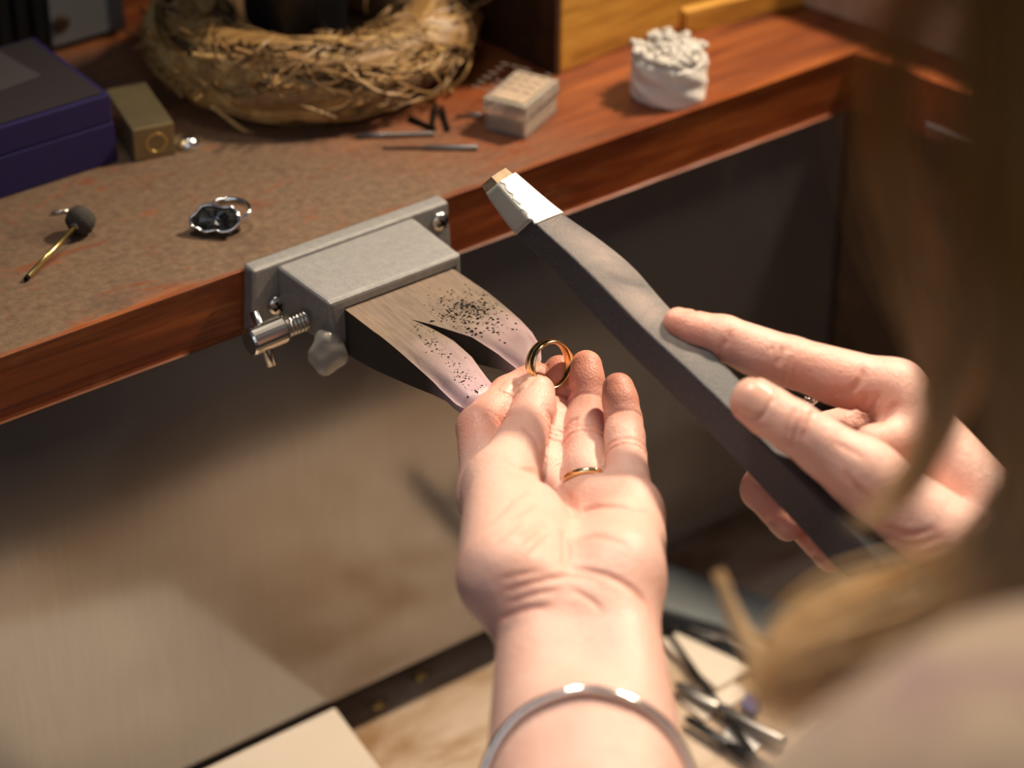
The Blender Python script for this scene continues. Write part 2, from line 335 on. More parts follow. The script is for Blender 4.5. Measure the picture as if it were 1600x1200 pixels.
def pin_mesh(side):
    top, bot = [], []; rows = 110; cols = 40
    for i in range(rows):
        t_ = i/(rows-1); y = -.013-t_*(.1140 if side < 0 else .1093)
        x0, x1 = (left_e(y), slot_l(y)) if side < 0 else (slot_r(y), right_e(y)); cx = (x0+x1)/2; shrink = 1.
        if t_ > .93: q = (t_-.93)/.07; shrink = math.sqrt(max(0.0, 1-(q*.9)**2.6)) if side < 0 else 1.
        for j in range(cols):
            xx = cx+(x0+(x1-x0)*j/(cols-1)-cx)*shrink
            zt_ = float(ztop(np.float64(xx), np.float64(y)))-.003*max(0, (t_-.95)/.05)**2
            top.append((xx, y, zt_)); bot.append((xx, y, min(float(zbot(xx, y)), zt_-.003)))
    n = rows*cols; f = []
    for i in range(rows-1):
        for j in range(cols-1):
            a = i*cols+j; f.append((a, a+1, a+cols+1, a+cols)); f.append((n+a, n+a+cols, n+a+cols+1, n+a+1))
        for a in (i*cols, i*cols+cols-1): f.append((a, a+cols, n+a+cols, n+a))
    for j in range(cols-1):
        for a in (j, (rows-1)*cols+j): f.append((a, a+1, n+a+1, n+a))
    return top+bot, f
v1, f1 = pin_mesh(-1); v2, f2 = pin_mesh(1); o = len(v1)
me = bpy.data.meshes.new('pin_body'); me.from_pydata([tuple(map(float, p)) for p in v1+v2], [], f1+[tuple(i+o for i in q) for q in f2])
bm = bmesh.new(); bm.from_mesh(me); bmesh.ops.remove_doubles(bm, verts=bm.verts, dist=.00001); bmo('pin_body', bm, M['pin'], PT)
# pits and filings on the pin (uncountable specks)
sv, sf = [], []
def speck(x, y, r):
    z = float(ztop(np.float64(x), np.float64(y))); b = len(sv); a0 = random.random()*6; el = random.uniform(.6, 1.5)
    for k in range(6): sv.append((x+r*el*math.cos(a0+k*1.047), y+r*math.sin(a0+k*1.047), z-.0001))
    sv.append((x, y, z+r*.35))
    for k in range(6): sf.append((b+k, b+(k+1) % 6, b+6))
def on_pin(x, y): return left_e(y)+.001 < x < right_e(y)-.0015 and abs(x-slot_c(y)) > slot_w(y)/2+.001 and y > -.124
cnt = 0
while cnt < 470:
    x, y = random.gauss(.0105, .0068), random.gauss(-.0775, .0085)
    if on_pin(x, y) and x > slot_r(y)+.0005: speck(x, y, random.choice((.0004, .0005, .0006, .0008))); cnt += 1
for _ in range(120):
    y = random.uniform(-.124, -.068); x = -.0155+(y+.09)*.10+random.gauss(0, .0025)
    if on_pin(x, y) and x < slot_l(y)-.001: speck(x, y, random.choice((.0004, .0005, .0006)))
for _ in range(50):
    x, y = random.uniform(-.026, .005), random.uniform(-.075, -.048)
    if on_pin(x, y): speck(x, y, .0002)
tag(pyd('filing_specks', sv, sf, M['black'], PT), kind='stuff')
# ------------------------------------------------------------------ implicit surfaces for the body (millimetres)
def smin(a, b, k): h = np.maximum(k-np.abs(a-b), 0)/k; return np.minimum(a, b)-h*h*k*.25
def cone(p, a, b, r1, r2):
    ba = b-a; pa = p-a; h = np.clip(pa@ba/(ba@ba), 0, 1); q = pa-h[:, None]*ba
    return np.sqrt(np.einsum('ij,ij->i', q, q))-(r1+(r2-r1)*h)
def ell(p, c, A, r):                                  # ellipsoid; A rows are unit axes
    q = ((p-c)@A.T)/np.array(r, np.float32); k = np.sqrt(np.einsum('ij,ij->i', q, q)); q2 = q/np.array(r, np.float32)
    return k*(k-1)/(np.sqrt(np.einsum('ij,ij->i', q2, q2))+1e-6)
def nets(fn, lo, hi, vox, S=4, margin=1.2):
    lo = np.array(lo, float); n = np.ceil((np.array(hi)-lo)/(vox*S)).astype(int); cs = vox*S
    g = np.stack(np.meshgrid(*[np.arange(k) for k in n], indexing='ij'), -1).reshape(-1, 3)
    cv = fn((lo+(g+.5)*cs).astype(np.float32)-0)
    act = np.abs(cv) < cs*.95+margin
    V = np.repeat(np.repeat(np.repeat(cv.reshape(n), S, 0), S, 1), S, 2).astype(np.float32)
    off = np.stack(np.meshgrid(*[np.arange(S)]*3, indexing='ij'), -1).reshape(-1, 3)
    idx = (g[act][:, None]*S+off[None]).reshape(-1, 3)
    for i in range(0, len(idx), 400000):
        q = idx[i:i+400000]; V[q[:, 0], q[:, 1], q[:, 2]] = fn((lo+q*vox).astype(np.float32))
    inside = V < 0; sh = V.shape
    cell = np.zeros((sh[0]-1, sh[1]-1, sh[2]-1), np.int8)
    for dx in (0, 1):
        for dy in (0, 1):
            for dz in (0, 1): cell += inside[dx:sh[0]-1+dx, dy:sh[1]-1+dy, dz:sh[2]-1+dz]
    cells = np.argwhere((cell > 0) & (cell < 8)); vid = -np.ones(cell.shape, np.int64); vid[tuple(cells.T)] = np.arange(len(cells))
    acc = np.zeros((len(cells), 3)); num = np.zeros(len(cells))
    C8 = [(a, b, c) for a in (0, 1) for b in (0, 1) for c in (0, 1)]
    for c0 in C8:
        for ax in range(3):
            if c0[ax]: continue
            c1 = list(c0); c1[ax] = 1
            a = V[tuple((cells+c0).T)]; b = V[tuple((cells+c1).T)]; m = (a < 0) != (b < 0)
            t_ = np.where(m, a/np.where(m, a-b, 1), 0); p = np.array(c0)+t_[:, None]*(np.array(c1)-np.array(c0))
            acc[m] += p[m]; num[m] += 1
    verts = lo+(cells+acc/num[:, None])*vox
    faces = []
    for ax in range(3):
        sl0 = [slice(1, -1)]*3; sl1 = [slice(1, -1)]*3; sl0[ax] = slice(0, -1); sl1[ax] = slice(1, None)
        a = inside[tuple(sl0)]; b = inside[tuple(sl1)]; e = np.argwhere(a != b); fl = a[tuple(e.T)]
        base = e+np.array([0 if i == ax else 1 for i in range(3)]); u, w = [(1, 2), (2, 0), (0, 1)][ax]
        def cc(du, dw): q = base.copy(); q[:, u] -= du; q[:, w] -= dw; return vid[tuple(q.T)]
        Q = np.stack([cc(1, 1), cc(0, 1), cc(0, 0), cc(1, 0)], 1); Q[~fl] = Q[~fl][:, ::-1]; faces.append(Q)
    Fc = np.vstack(faces); Fc = Fc[(Fc >= 0).all(1)]
    return verts, Fc
def mesh_np(name, v, f, attrs=None):
    me = bpy.data.meshes.new(name); me.vertices.add(len(v)); me.vertices.foreach_set('co', np.asarray(v, np.float32).ravel())
    me.loops.add(f.size); me.loops.foreach_set('vertex_index', f.astype(np.int32).ravel()); me.polygons.add(len(f))
    me.polygons.foreach_set('loop_start', np.arange(len(f), dtype=np.int32)*4); me.polygons.foreach_set('use_smooth', np.ones(len(f), bool))
    for k, a in (attrs or {}).items():
        at = me.attributes.new(k, 'FLOAT', 'POINT'); at.data.foreach_set('value', np.asarray(a, np.float32))
    me.update(calc_edges=True); me.validate(); return me
H = lambda x, y, d: dp(x, y, d)*1000.
unit = lambda v: v/np.linalg.norm(v)
class Arm:
    def __init__(s): s.palm = []; s.fing = []; s.cre = []; s.nails = []; s.reds = []; s.jc = []
    def base(s, p):
        P = None
        for k, q in s.palm: d = q(p); P = d if P is None else smin(P, d, k)
        D = P
        for k, ch in s.fing:
            d = None
            for kk, q in ch: e = q(p); d = e if d is None else smin(d, e, kk)
            D = np.minimum(D, smin(P, d, k))
        return D
    def full(s, p):
        d = s.base(p); m = np.abs(d) < 4
        if not m.any(): return d
        q = p[m]; x = np.zeros(len(q), np.float32)
        for J, ax, pal, R, dep, w, half in s.jc:
            v = q-J; near = np.einsum('ij,ij->i', v, v) < (R*1.9)**2
            if not near.any(): continue
            v = v[near]; sa = v@ax; rad = v-sa[:, None]*ax; c = (rad@pal)/(np.linalg.norm(rad, axis=1)+1e-6)
            x[near] += dep*np.exp(-(sa/w)**2)*np.clip((c-half)/.35, 0, 1)
        for pl, dep, w in s.cre:
            lo, hi = pl.min(0)-4*w, pl.max(0)+4*w; near = ((q > lo) & (q < hi)).all(1)
            if not near.any(): continue
            v = q[near]; best = np.full(len(v), 1e3, np.float32); tt = np.zeros(len(v), np.float32); n = len(pl)-1
            for i in range(n):
                a, b = pl[i], pl[i+1]; ba = b-a; h = np.clip((v-a)@ba/(ba@ba+1e-9), 0, 1); e = v-a-h[:, None]*ba; e = np.sqrt(np.einsum('ij,ij->i', e, e))
                u = e < best; best[u] = e[u]; tt[u] = ((i+h)/n)[u]
            x[near] += dep*np.exp(-(best/w)**2)*np.clip(np.sin(np.pi*np.clip(tt, .02, .98))*1.8, 0, 1)
        for c, A, hl, hw, tip in s.nails:
            v = (q-c)@A.T; near = (v[:, 2] > 0) & (np.abs(v[:, 0]) < hl+4) & (np.abs(v[:, 1]) < hw+4)
            if not near.any(): continue
            v = v[near]; e = s.nail_g(v, hl, hw)
            x[near] += .8*np.exp(-(e/.7)**2)*np.where(v[:, 0] > hl*.8, tip, 1)-.30*np.clip(-e/.6, 0, 1)
        d[m] += x; return d
    @staticmethod
    def nail_g(v, hl, hw):
        r = hw*.7; a = np.abs(v[:, 0])-hl+r; b = np.abs(v[:, 1])-hw+r
        return np.sqrt(np.maximum(a, 0)**2+np.maximum(b, 0)**2)+np.minimum(np.maximum(a, b), 0)-r
    def hit(s, px, py, d0=.78):
        r = ray(px, py); nr = np.linalg.norm(r); t = d0*1000
        for _ in range(160):
            p = (CC*1000+r*t).astype(np.float32); d = float(s.base(p[None])[0])
            if d < .05: break
            t += max(d*.7, .03)/nr
            if t > 1150: return None
        return p
    def crease(s, pts, dep=.8, w=.9, d0=.78):
        P = spline(pts, max(6, 4*len(pts))); Q = [s.hit(x, y, d0) for x, y in P]; Q = [q for q in Q if q is not None]
        if len(Q) > 2: s.cre.append((np.array(Q, np.float32), dep, w))
    def finger(s, J, R, k=6, pal=None, pads=.9, crease=.8, half=-.1):
        J = [np.array(j, np.float32) for j in J]; ch = []
        for i in range(len(J)-1): ch.append((2.0, (lambda a, b, r, q: lambda p: cone(p, a, b, r, q))(J[i], J[i+1], R[i], R[i+1])))
        if pal is None: pal = unit((J[0]+J[-1])/2-(J[1]+J[2])/2)
        pal = np.array(pal, np.float32)
        for i in range(len(J)-1):
            ax = unit(J[i+1]-J[i]); pp = unit(pal-ax*(pal@ax)); f = .5 if i < len(J)-2 else .62
            c = J[i]*(1-f)+J[i+1]*f+pp*R[i+1]*.22; B = np.array([ax, np.cross(pp, ax), pp], np.float32); r = (R[i]+R[i+1])/2*pads; Ln = np.linalg.norm(J[i+1]-J[i])
            ch.append((3.5, (lambda c, B, rr: lambda p: ell(p, c, B, rr))(c.astype(np.float32), B, (Ln*.40, r*1.02, r*.95))))
        for i in range(1, len(J)-1):
            ax = unit(unit(J[i+1]-J[i])+unit(J[i]-J[i-1])); pp = unit(pal-ax*(pal@ax))
            if crease:
                offs = (-1.3, 1.5) if i == len(J)-3 else (0,)
                for o_ in offs: s.jc.append(((J[i]+ax*o_).astype(np.float32), ax.astype(np.float32), pp.astype(np.float32), R[i], crease, .75, half))
        s.fing.append((k, ch)); return J, pal
    def nail(s, J, R, pal, hl, hw, back=0., tip=.4):
        ax = unit(J[-1]-J[-2]); n = -unit(pal-ax*(pal@ax)); lat = np.cross(n, ax)
        s.nails.append(((J[-1]+ax*(R*.05-back)).astype(np.float32), np.array([ax, lat, n], np.float32), hl, hw, tip))
    def build(s, vox, extra_lo=None, lo=None, hi=None):
        v, f = nets(s.full, lo, hi, vox); red = np.zeros(len(v)); nl = np.zeros(len(v))
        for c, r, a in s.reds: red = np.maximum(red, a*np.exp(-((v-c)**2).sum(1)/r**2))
        for c, A, hl, hw, tip in s.nails:
            q = (v-c)@A.T; g = s.nail_g(q, hl, hw); nl = np.maximum(nl, np.where((q[:, 2] > 1) & (np.abs(q[:, 0]) < hl+3), np.clip(.5-g/.6, 0, 1), 0))
        for pl, dep, w in s.cre:
            e = np.full(len(v), 1e9)
            for a in pl: e = np.minimum(e, ((v-a)**2).sum(1))
            red = np.maximum(red, .5*min(1, dep)*np.exp(-e/(1.6*w)**2))
        for J, ax, pal, R, dep, w, half in s.jc:
            q = v-J; sa = q@ax; red = np.maximum(red, .55*np.exp(-(sa/1.2)**2)*((q**2).sum(1) < (R*1.5)**2)*(q@pal > 0))
        return v, f, red, nl
f32 = lambda v: np.array(v, np.float32)
def C_(a, b, r, q): a, b = f32(a), f32(b); return lambda p: cone(p, a, b, r, q)

# ---- left arm: palm up, ring pinched between thumb and forefinger
LA = Arm(); Wl = H(902, 958, .868); El = np.array([-214., -462., -72.]); fd = unit(El-Wl)
lat = unit(CR*1000-fd*(fd@(CR*1000))); nrmL = np.cross(lat, fd); nrmL = nrmL if nrmL[2] > 0 else -nrmL
for sgn, r0, r1 in ((-1, 16.5, 25), (1, 16.5, 25)): LA.palm.append((14, C_(Wl+lat*sgn*11.5, El+lat*sgn*26, r0, r1)))
LA.palm.append((14, C_(Wl+fd*55+nrmL*3, Wl+fd*190+nrmL*4, 18, 32)))
mc = [H(762, 775, .945), H(845, 790, .950), H(922, 800, .938), H(984, 808, .922)]
for q, sx, r0, r1 in zip(mc, (-13, -5, 4, 12), (15, 15, 15, 14.5), (11, 10.5, 10.5, 10)): LA.palm.append((9, C_(Wl+lat*sx, q, r0, r1)))
LA.palm.append((10, C_(H(794, 900, .868), H(780, 760, .926), 18.8, 12.8)))       # thenar
LA.palm.append((9, C_(H(838, 868, .880), H(836, 800, .910), 13, 10)))
LA.palm.append((9, C_(H(965, 893, .876), H(985, 815, .916), 17.5, 12.5)))         # hypothenar
LA.palm.append((9, C_(H(935, 775, .925), H(985, 780, .918), 8.5, 8.5)))            # pads under the fingers
JI, pI = LA.finger([mc[0], H(748, 668, .968), H(795, 617, .985), H(836, 590, .993)], [10.5, 8.8, 7.8, 6.6], 7)
JM, pM = LA.finger([mc[1], H(862, 692, .972), H(869, 632, .990), H(874, 580, .994)], [10, 8.6, 7.6, 6.6], 6)
toC = -CF
JR, pR = LA.finger([mc[2], H(914, 692, .964), H(918, 632, .981), H(916, 572, .986)], [9.8, 8.2, 7.4, 6.5], 6, pal=toC)
JP, pP = LA.finger([mc[3], H(978, 712, .944), H(974, 658, .957), H(966, 607, .962)], [9.2, 7.9, 7.4, 6.3], 6, pal=toC)
JT, pT = LA.finger([H(780, 758, .926), H(822, 672, .962), H(839, 613, .977)], [12.4, 9.4, 7.4], 8, pal=unit(CR-CU*.3+CF*.2), crease=.5)
LA.nail(JT, 7.6, unit(CR*.78+CF*.6+CU*.1), 6.3, 5.4, .5)
for pts, dep, w in (
    ([(905, 845), (935, 838), (975, 850)], .4, 1.4), ([(770, 850), (790, 835), (815, 815)], .4, 1.0), ([(762, 820), (785, 800), (800, 780)], .4, 1.0), ([(790, 945), (830, 930), (875, 922)], .5, .9), ([(850, 905), (900, 900), (940, 908)], .5, .9), ([(858, 750), (880, 770), (893, 790), (894, 808)], 1.5, 1.6), ([(894, 805), (925, 793), (962, 790), (1006, 797)], 1.4, 1.3),
    ([(793, 720), (820, 733), (838, 737)], .9, 1.1), ([(818, 668), (836, 684), (845, 706)], 1.0, 1.1), ([(783, 655), (800, 648), (815, 648)], .5, .8),
    ([(812, 836), (828, 826), (848, 816)], .5, 1.0), ([(818, 852), (834, 838), (852, 824)], .6, 1.0), ([(826, 868), (842, 850), (858, 836)], .5, .9), ([(792, 790), (808, 778), (824, 770)], .4, .9), ([(800, 812), (816, 800), (836, 790)], .4, .9),
    ([(780, 968), (818, 953), (862, 947)], .8, 1.1), ([(785, 925), (830, 912), (880, 900)], .5, 1.0), ([(885, 886), (947, 899), (990, 923), (1014, 950)], .9, 1.2), ([(893, 920), (918, 934), (942, 954)], .6, .9), ([(780, 905), (815, 898), (850, 892)], .4, .9),
    ([(880, 830), (885, 860), (880, 885)], .5, 1.3)): LA.crease(pts, dep*1.8, w*.95)
for c, r, a in ((JR[3], 18, .95), (JP[3], 18, .9), (JM[3], 18, 1.), (JI[3], 18, .9), (JT[2], 10, .35), (JR[2], 10, .55), (JP[2], 12, .5), (JR[1], 12, .4), (JM[1], 14, .6), (JM[2], 14, .7), (JI[1], 20, .7), (JI[2], 16, .8), (mc[3], 16, .22), (mc[2], 16, .35), (JP[1], 12, .35)): LA.reds.append((c, r, a))  # skin redness; the index reds also carry the thumb's shade on it
Lv, Lf, Lr, Ln = LA.build(.85, lo=np.minimum(Wl, El).min()*0+np.array([-262, -515, -130]), hi=np.array([62, -95, 48]))

# ---- right arm: forefinger along the stick, thumb in front, other fingers curled below
RA = Arm(); Wr = H(1560, 880, .908); Er = np.array([262., -470., -95.]); fd = unit(Er-Wr)
up_ = unit(CU-fd*(fd@CU)); 
for sgn in (-1, 1): RA.palm.append((14, C_(Wr+up_*sgn*10.5, Er+up_*sgn*13, 17, 24)))
rm = [H(1398, 612, .925), H(1408, 655, .947), H(1404, 705, .962), H(1392, 752, .974)]
for q, k_, r0, r1 in zip(rm, (12, 5, -3, -10), (15, 15, 15, 14), (11, 10.5, 10.5, 10)): RA.palm.append((10, C_(Wr+up_*k_, q, r0, r1)))
RA.palm.append((9, C_(H(1475, 850, .884), H(1350, 742, .884), 18, 11.8)))
RA.palm.append((9, C_(H(1425, 840, .900), H(1372, 770, .905), 17, 11)))
RA.palm.append((8, C_(H(1400, 690, .915), H(1362, 690, .903), 9, 6.5)))
RI, qI = RA.finger([rm[0], H(1236, 566, .925), H(1130, 528, .927), H(1060, 505, .927)], [11.4, 9.7, 8.6, 5.8], 7, pal=unit(-CU*.8-CR*.4), crease=.35)
RM, qM = RA.finger([rm[1], H(1225, 694, .955), H(1190, 765, .937), H(1232, 818, .918)], [10, 8.8, 8.0, 6.4], 6)
RR, qR = RA.finger([rm[2], H(1285, 742, .962), H(1247, 806, .942), H(1300, 868, .914)], [9.8, 8.4, 7.6, 6.2], 6)
RP, qP = RA.finger([rm[3], H(1330, 800, .968), H(1310, 850, .952), H(1362, 905, .925)], [9, 7.6, 6.8, 5.8], 6)
RT, qT = RA.finger([H(1350, 742, .884), H(1240, 667, .884), H(1178, 627, .889)], [11.8, 9.5, 8.9], 8, pal=unit(CF*.9-CU*.3), crease=0)
RA.nail(RT, 9.2, unit(CF*.97-CU*.2+CR*.05), 8.0, 7.0, .0, .8); RA.nail(RI, 5.8, unit(-CU*.85-CF*.5), 6, 4.6, 0)
for Jx, R_ in ((RM, 6.4), (RR, 6.2)): RA.nail(Jx, R_, unit(CU*.75+CF*.65), 6, 5, 0)
for pts, dep, w in (
    ([(1300, 690), (1330, 705), (1350, 715)], .3, 1.0), ([(1246, 634), (1233, 660), (1230, 686)], .8, .9), ([(1257, 632), (1250, 662), (1238, 692)], .9, .9), ([(1270, 640), (1262, 664), (1252, 690)], .7, .9), ([(1240, 650), (1241, 666), (1236, 680)], .4, .7),
    ([(1352, 616), (1340, 640), (1328, 662)], .9, 1.2), ([(1374, 612), (1358, 638), (1340, 662)], .9, 1.3), ([(1404, 628), (1386, 648), (1366, 668)], .8, 1.3), ([(1350, 575), (1345, 595), (1325, 612), (1285, 618)], .8, 1.2),
    ([(1222, 540), (1220, 556), (1214, 572)], .7, .9), ([(1208, 540), (1205, 552)], .4, .7), ([(1232, 540), (1230, 552)], .4, .7), ([(1142, 515), (1138, 532), (1130, 545)], .5, 1.0),
    ([(1376, 822), (1420, 836), (1462, 826)], .7, 1.1), ([(1384, 840), (1424, 852), (1474, 838)], .8, 1.2), ([(1396, 858), (1436, 866), (1480, 852)], .7, 1.1), ([(1320, 735), (1335, 760), (1360, 780)], .4, 1.2)): RA.crease(pts, dep*1.8, w*.95)
for c, r, a in ((RI[3], 20, .75), (RI[2], 18, .45), (RI[1], 16, .5), (RM[3], 18, .8), (RM[2], 16, .7), (RR[3], 18, .8), (RT[2], 14, .35), (H(1320, 640, .925), 20, .7), (RI[0], 12, .3), (RT[1], 10, .2)): RA.reds.append((c, r, a))
Rv, Rf, Rr, Rn = RA.build(.85, lo=np.array([-10, -525, -150]), hi=np.array([300, -150, 62]))

# ---- head, neck and trunk (out of frame, under hair and clothes)
HC = np.array([-12., -505., 405.]); hd = unit(np.array([.25, .70, -.66])); hl_ = unit(np.cross([0, 0, 1.], hd)); hu = np.cross(hd, hl_); HA = f32([hd, hl_, hu])
SL = np.array([-205., -578., 178.]); SR = np.array([165., -575., 165.]); NK = np.array([-15., -590., 245.])
hp = lambda a, b, c: HC+hd*a+hl_*b+hu*c
bodyp = [(20, lambda p: ell(p, f32(HC), HA, (95, 76, 100))), (25, C_(hp(40, 0, -45), hp(62, 0, -88), 50, 30)), (18, C_(hp(92, 0, 8), hp(108, 0, -22), 7, 11)), (8, C_(hp(92, -14, -62), hp(92, 14, -62), 6, 6)),
         (10, C_(hp(-5, 76, -8), hp(-2, 80, 18), 9, 11)), (10, C_(hp(-5, -76, -8), hp(-2, -80, 18), 9, 11)), (12, C_(hp(84, 30, 22), hp(84, 36, 22), 13, 13)), (12, C_(hp(84, -30, 22), hp(84, -36, 22), 13, 13)),
         (35, C_(hp(-20, 0, -50), NK, 52, 54)), (60, C_(SL, SR, 46, 46)), (60, C_((-15, -625, 110), (-10, -650, -250), 125, 135)),
         (40, C_(SL, El, 44, 33)), (40, C_(SR, Er, 44, 33))]
def bodyf(p):
    d = None
    for k, q in bodyp: e = q(p); d = e if d is None else smin(d, e, k)
    return d
Bv, Bf = nets(bodyf, (-300, -820, -420), (320, -330, 540), 5.0, 4, 8)
person = empty('person', (0, -.62, -.42)); tag(person, 'fair-haired person in a tan knit top, seen over the shoulder, holding ring and stick', 'person')
vs = np.vstack([Lv, Rv, Bv])/1000.; fs = np.vstack([Lf, Rf+len(Lv), Bf+len(Lv)+len(Rv)]); z0 = np.zeros(len(Bv))
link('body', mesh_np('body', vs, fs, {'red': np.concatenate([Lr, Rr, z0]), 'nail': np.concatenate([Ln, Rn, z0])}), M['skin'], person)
garp = [(60, C_(SL, SR, 54, 54)), (60, C_((-15, -625, 110), (-10, -650, -250), 133, 143)), (40, C_(SL, El*.85+SL*.15, 58, 48)), (40, C_(SR, Er*.9+SR*.1, 54, 46))]
def garf(p):
    d = None
    for k, q in garp: e = q(p); d = e if d is None else smin(d, e, k)
    d = d+2.2*np.sin(p[:, 0]*.06+p[:, 2]*.11)*np.sin(p[:, 1]*.09+1)
    return np.maximum(d, -cone(p, f32(NK+np.array([0, 0, 60.])), f32(NK-np.array([0, 8., 5.])), 70, 66))
Gv, Gf = nets(garf, (-330, -840, -430), (350, -380, 330), 5.0, 4, 10)
link('knit_top', mesh_np('knit_top', Gv/1000., Gf), M['knit'], person)
trp = [(50, C_((-100, -640, -345), (-130, -330, -400), 92, 78)), (50, C_((95, -640, -345), (140, -330, -400), 92, 78)), (30, C_((-130, -330, -400), (-125, -350, -800), 74, 52)), (30, C_((140, -330, -400), (135, -350, -800), 74, 52)), (60, C_((-80, -660, -340), (75, -660, -340), 105, 105))]
def trf(p):
    d = None
    for k, q in trp: e = q(p); d = e if d is None else smin(d, e, k)
    return d
Tv, Tf = nets(trf, (-330, -860, -880), (330, -220, -200), 7.0, 4, 10)
link('trousers', mesh_np('trousers', Tv/1000., Tf), M['trouser'], person)
for sx in (-.127, .137):
    bm = bmesh.new(); bmesh.ops.create_icosphere(bm, subdivisions=3, radius=1.)
    for v in bm.verts: v.co = Vector((sx+v.co.x*.045, -.315+v.co.y*.125, max(-.8995, -.865+v.co.z*(.05 if v.co.y < 0 else .034))))
    bmo('shoe', bm, M['blackpl'], person, True)
bm = lathe([(.17, -.03), (.185, -.02), (.185, .01), (.16, .025), (0, .03)], 32, Matrix.Translation((0, -.69, -.49)))
stool = empty('work_stool', (0, -.69, -.9)); tag(stool, 'round dark work stool under the seated person', 'stool'); bmo('seat', bm, M['trouser'], stool)
for k in range(4):
    a = math.pi/4+k*math.pi/2; tube('leg', [(.11*math.cos(a), -.69+.11*math.sin(a), -.49), (.19*math.cos(a), -.69+.19*math.sin(a), -.9)], .013, M['darkwood'], stool)

# ---- hair: tapered strands along guides
hv, hf, ht = [], [], []
def lock(guide, count, spread, r=.0005, seed=0, wob=.006, n=22, full=.72):
    rg = np.random.default_rng(seed); G = spline([dp(*g) for g in guide], n); T, U, V = frames(G)
    s = np.linspace(0, 1, n); sp_ = np.interp(s, np.linspace(0, 1, len(spread)), spread)
    for _ in range(count):
        a, b = rg.normal(0, .5, 2); ph, ph2 = rg.uniform(0, 6.28, 2); fr = rg.uniform(3, 9)
        e0 = rg.uniform(0, .06); e1 = rg.uniform(full, 1.)
        off = U*(a*sp_+wob*np.sin(fr*s+ph)*s)[:, None]+V*(b*sp_+wob*np.sin(fr*s+ph2)*s)[:, None]
        P = G+off; k = np.linspace(e0*(n-1), e1*(n-1), 16); P = np.stack([np.interp(k, np.arange(n), P[:, c]) for c in range(3)], 1)
        v, f = tube_data(P, r*np.interp(np.linspace(0, 1, 16), [0, .7, 1], [1, .9, .25]), 4, cap=False); o_ = len(hv)*0+sum_[0]
        hv.append(v); hf.append(np.array(f)+o_); ht.append(np.full(len(v), rg.random())); sum_[0] += len(v)
sum_ = [0]
lock([(1690, -330, .46), (1600, -60, .50), (1575, 250, .53), (1590, 520, .55), (1640, 740, .565), (1610, 900, .58), (1520, 1000, .60)], 600, [.012, .008, .007, .007, .008, .012], .0005, 1, .003)
lock([(1760, -330, .45), (1680, -50, .49), (1665, 300, .51), (1665, 600, .53), (1660, 820, .55), (1580, 960, .56), (1480, 1060, .58)], 700, [.016, .012, .010, .010, .012], .0005, 2, .003)
lock([(1640, -330, .46), (1500, -120, .51), (1390, 60, .55), (1385, 240, .57), (1425, 430, .585), (1455, 600, .60), (1420, 720, .61), (1350, 800, .62)], 60, [.008, .007, .008, .007, .004, .003, .004], .00035, 3, .003)
lock([(1640, -330, .46), (1560, 0, .51), (1530, 300, .55), (1500, 560, .58), (1455, 700, .60), (1390, 790, .615), (1325, 815, .62)], 80, [.006, .006, .006, .005, .004, .003, .003], .0004, 4, .003)
lock([(1650, 400, .54), (1640, 760, .57), (1560, 915, .60), (1440, 970, .62), (1320, 1010, .635), (1235, 1060, .645), (1190, 1130, .65)], 420, [.008, .008, .010, .012, .012, .010, .007], .0005, 5, .004)
lock([(1640, 720, .57), (1540, 930, .605), (1400, 990, .64), (1290, 1045, .67), (1215, 1050, .69), (1160, 990, .70), (1122, 890, .705)], 170, [.006, .006, .006, .004, .0024, .0016, .0010], .0005, 6, .0012, 22, .93)
lock([(1640, 720, .57), (1520, 910, .60), (1370, 960, .63), (1275, 985, .65), (1245, 1030, .655), (1255, 1090, .65), (1220, 1120, .65)], 160, [.006, .008, .008, .006, .006, .005, .004], .0005, 8, .004)
# crown cover
rg = np.random.default_rng(9)
for i in range(900):
    th, ph = rg.uniform(0, 2*math.pi), rg.uniform(.0, 1.0); top = hp(-10, 0, 104)
    side = math.sin(th); fwdc = math.cos(th); fwdc = min(fwdc, .55); pts = [hp(0+20*fwdc, 14*side, 108)]
    for k, (rr, zz) in enumerate(((.55, 84), (.92, 40), (1.06, -10), (1.10, -70), (1.06, -130))): pts.append(hp(fwdc*100*rr-(10 if k > 1 else 0), side*82*rr, zz))
    P = spline(np.array(pts)/1000., 14)+rg.normal(0, .003, 3); v, f = tube_data(P, .0009, 4, cap=False); hv.append(v); hf.append(np.array(f)+sum_[0]); ht.append(np.full(len(v), rg.random())); sum_[0] += len(v)
link('hair', mesh_np('hair', np.vstack(hv), np.vstack(hf), {'tone': np.concatenate(ht)}), M['hair'], person)

# ------------------------------------------------------------------ worn and held jewellery
def loop_on(arm, c, n, gap, m=64, rmax=70, ref=None):  # closed loop that hugs a limb in the plane through c with normal n (mm)
    n = unit(n); u = unit(np.cross(n, [.3, .5, .8])); w = np.cross(n, u); out = []
    for k in range(m):
        d = u*math.cos(2*math.pi*k/m)+w*math.sin(2*math.pi*k/m); rs = np.linspace(2, rmax, 240); sd = arm.base(f32(c+d*rs[:, None])); i = np.argmax(sd > gap); out.append(c+d*rs[i])
    out = np.array(out)
    for _ in range(3): out = (np.roll(out, 1, 0)+out*2+np.roll(out, -1, 0))/4
    return out/1000.
bl, bt, br = LA.hit(790, 1170), LA.hit(895, 1108), LA.hit(1045, 1165)
bn = unit(np.cross(bl-bt, br-bt)); bc = (bl+br)/2-nrmL*4
P = loop_on(LA, bc, bn, 1.6, 90, 80)
tag(tube('bangle', P, .0016, M['silver'], None, 12, True), 'thin polished silver bangle around the left wrist', 'bracelet')
ax = JR[1]-JR[0]; c = JR[0]*.62+JR[1]*.38
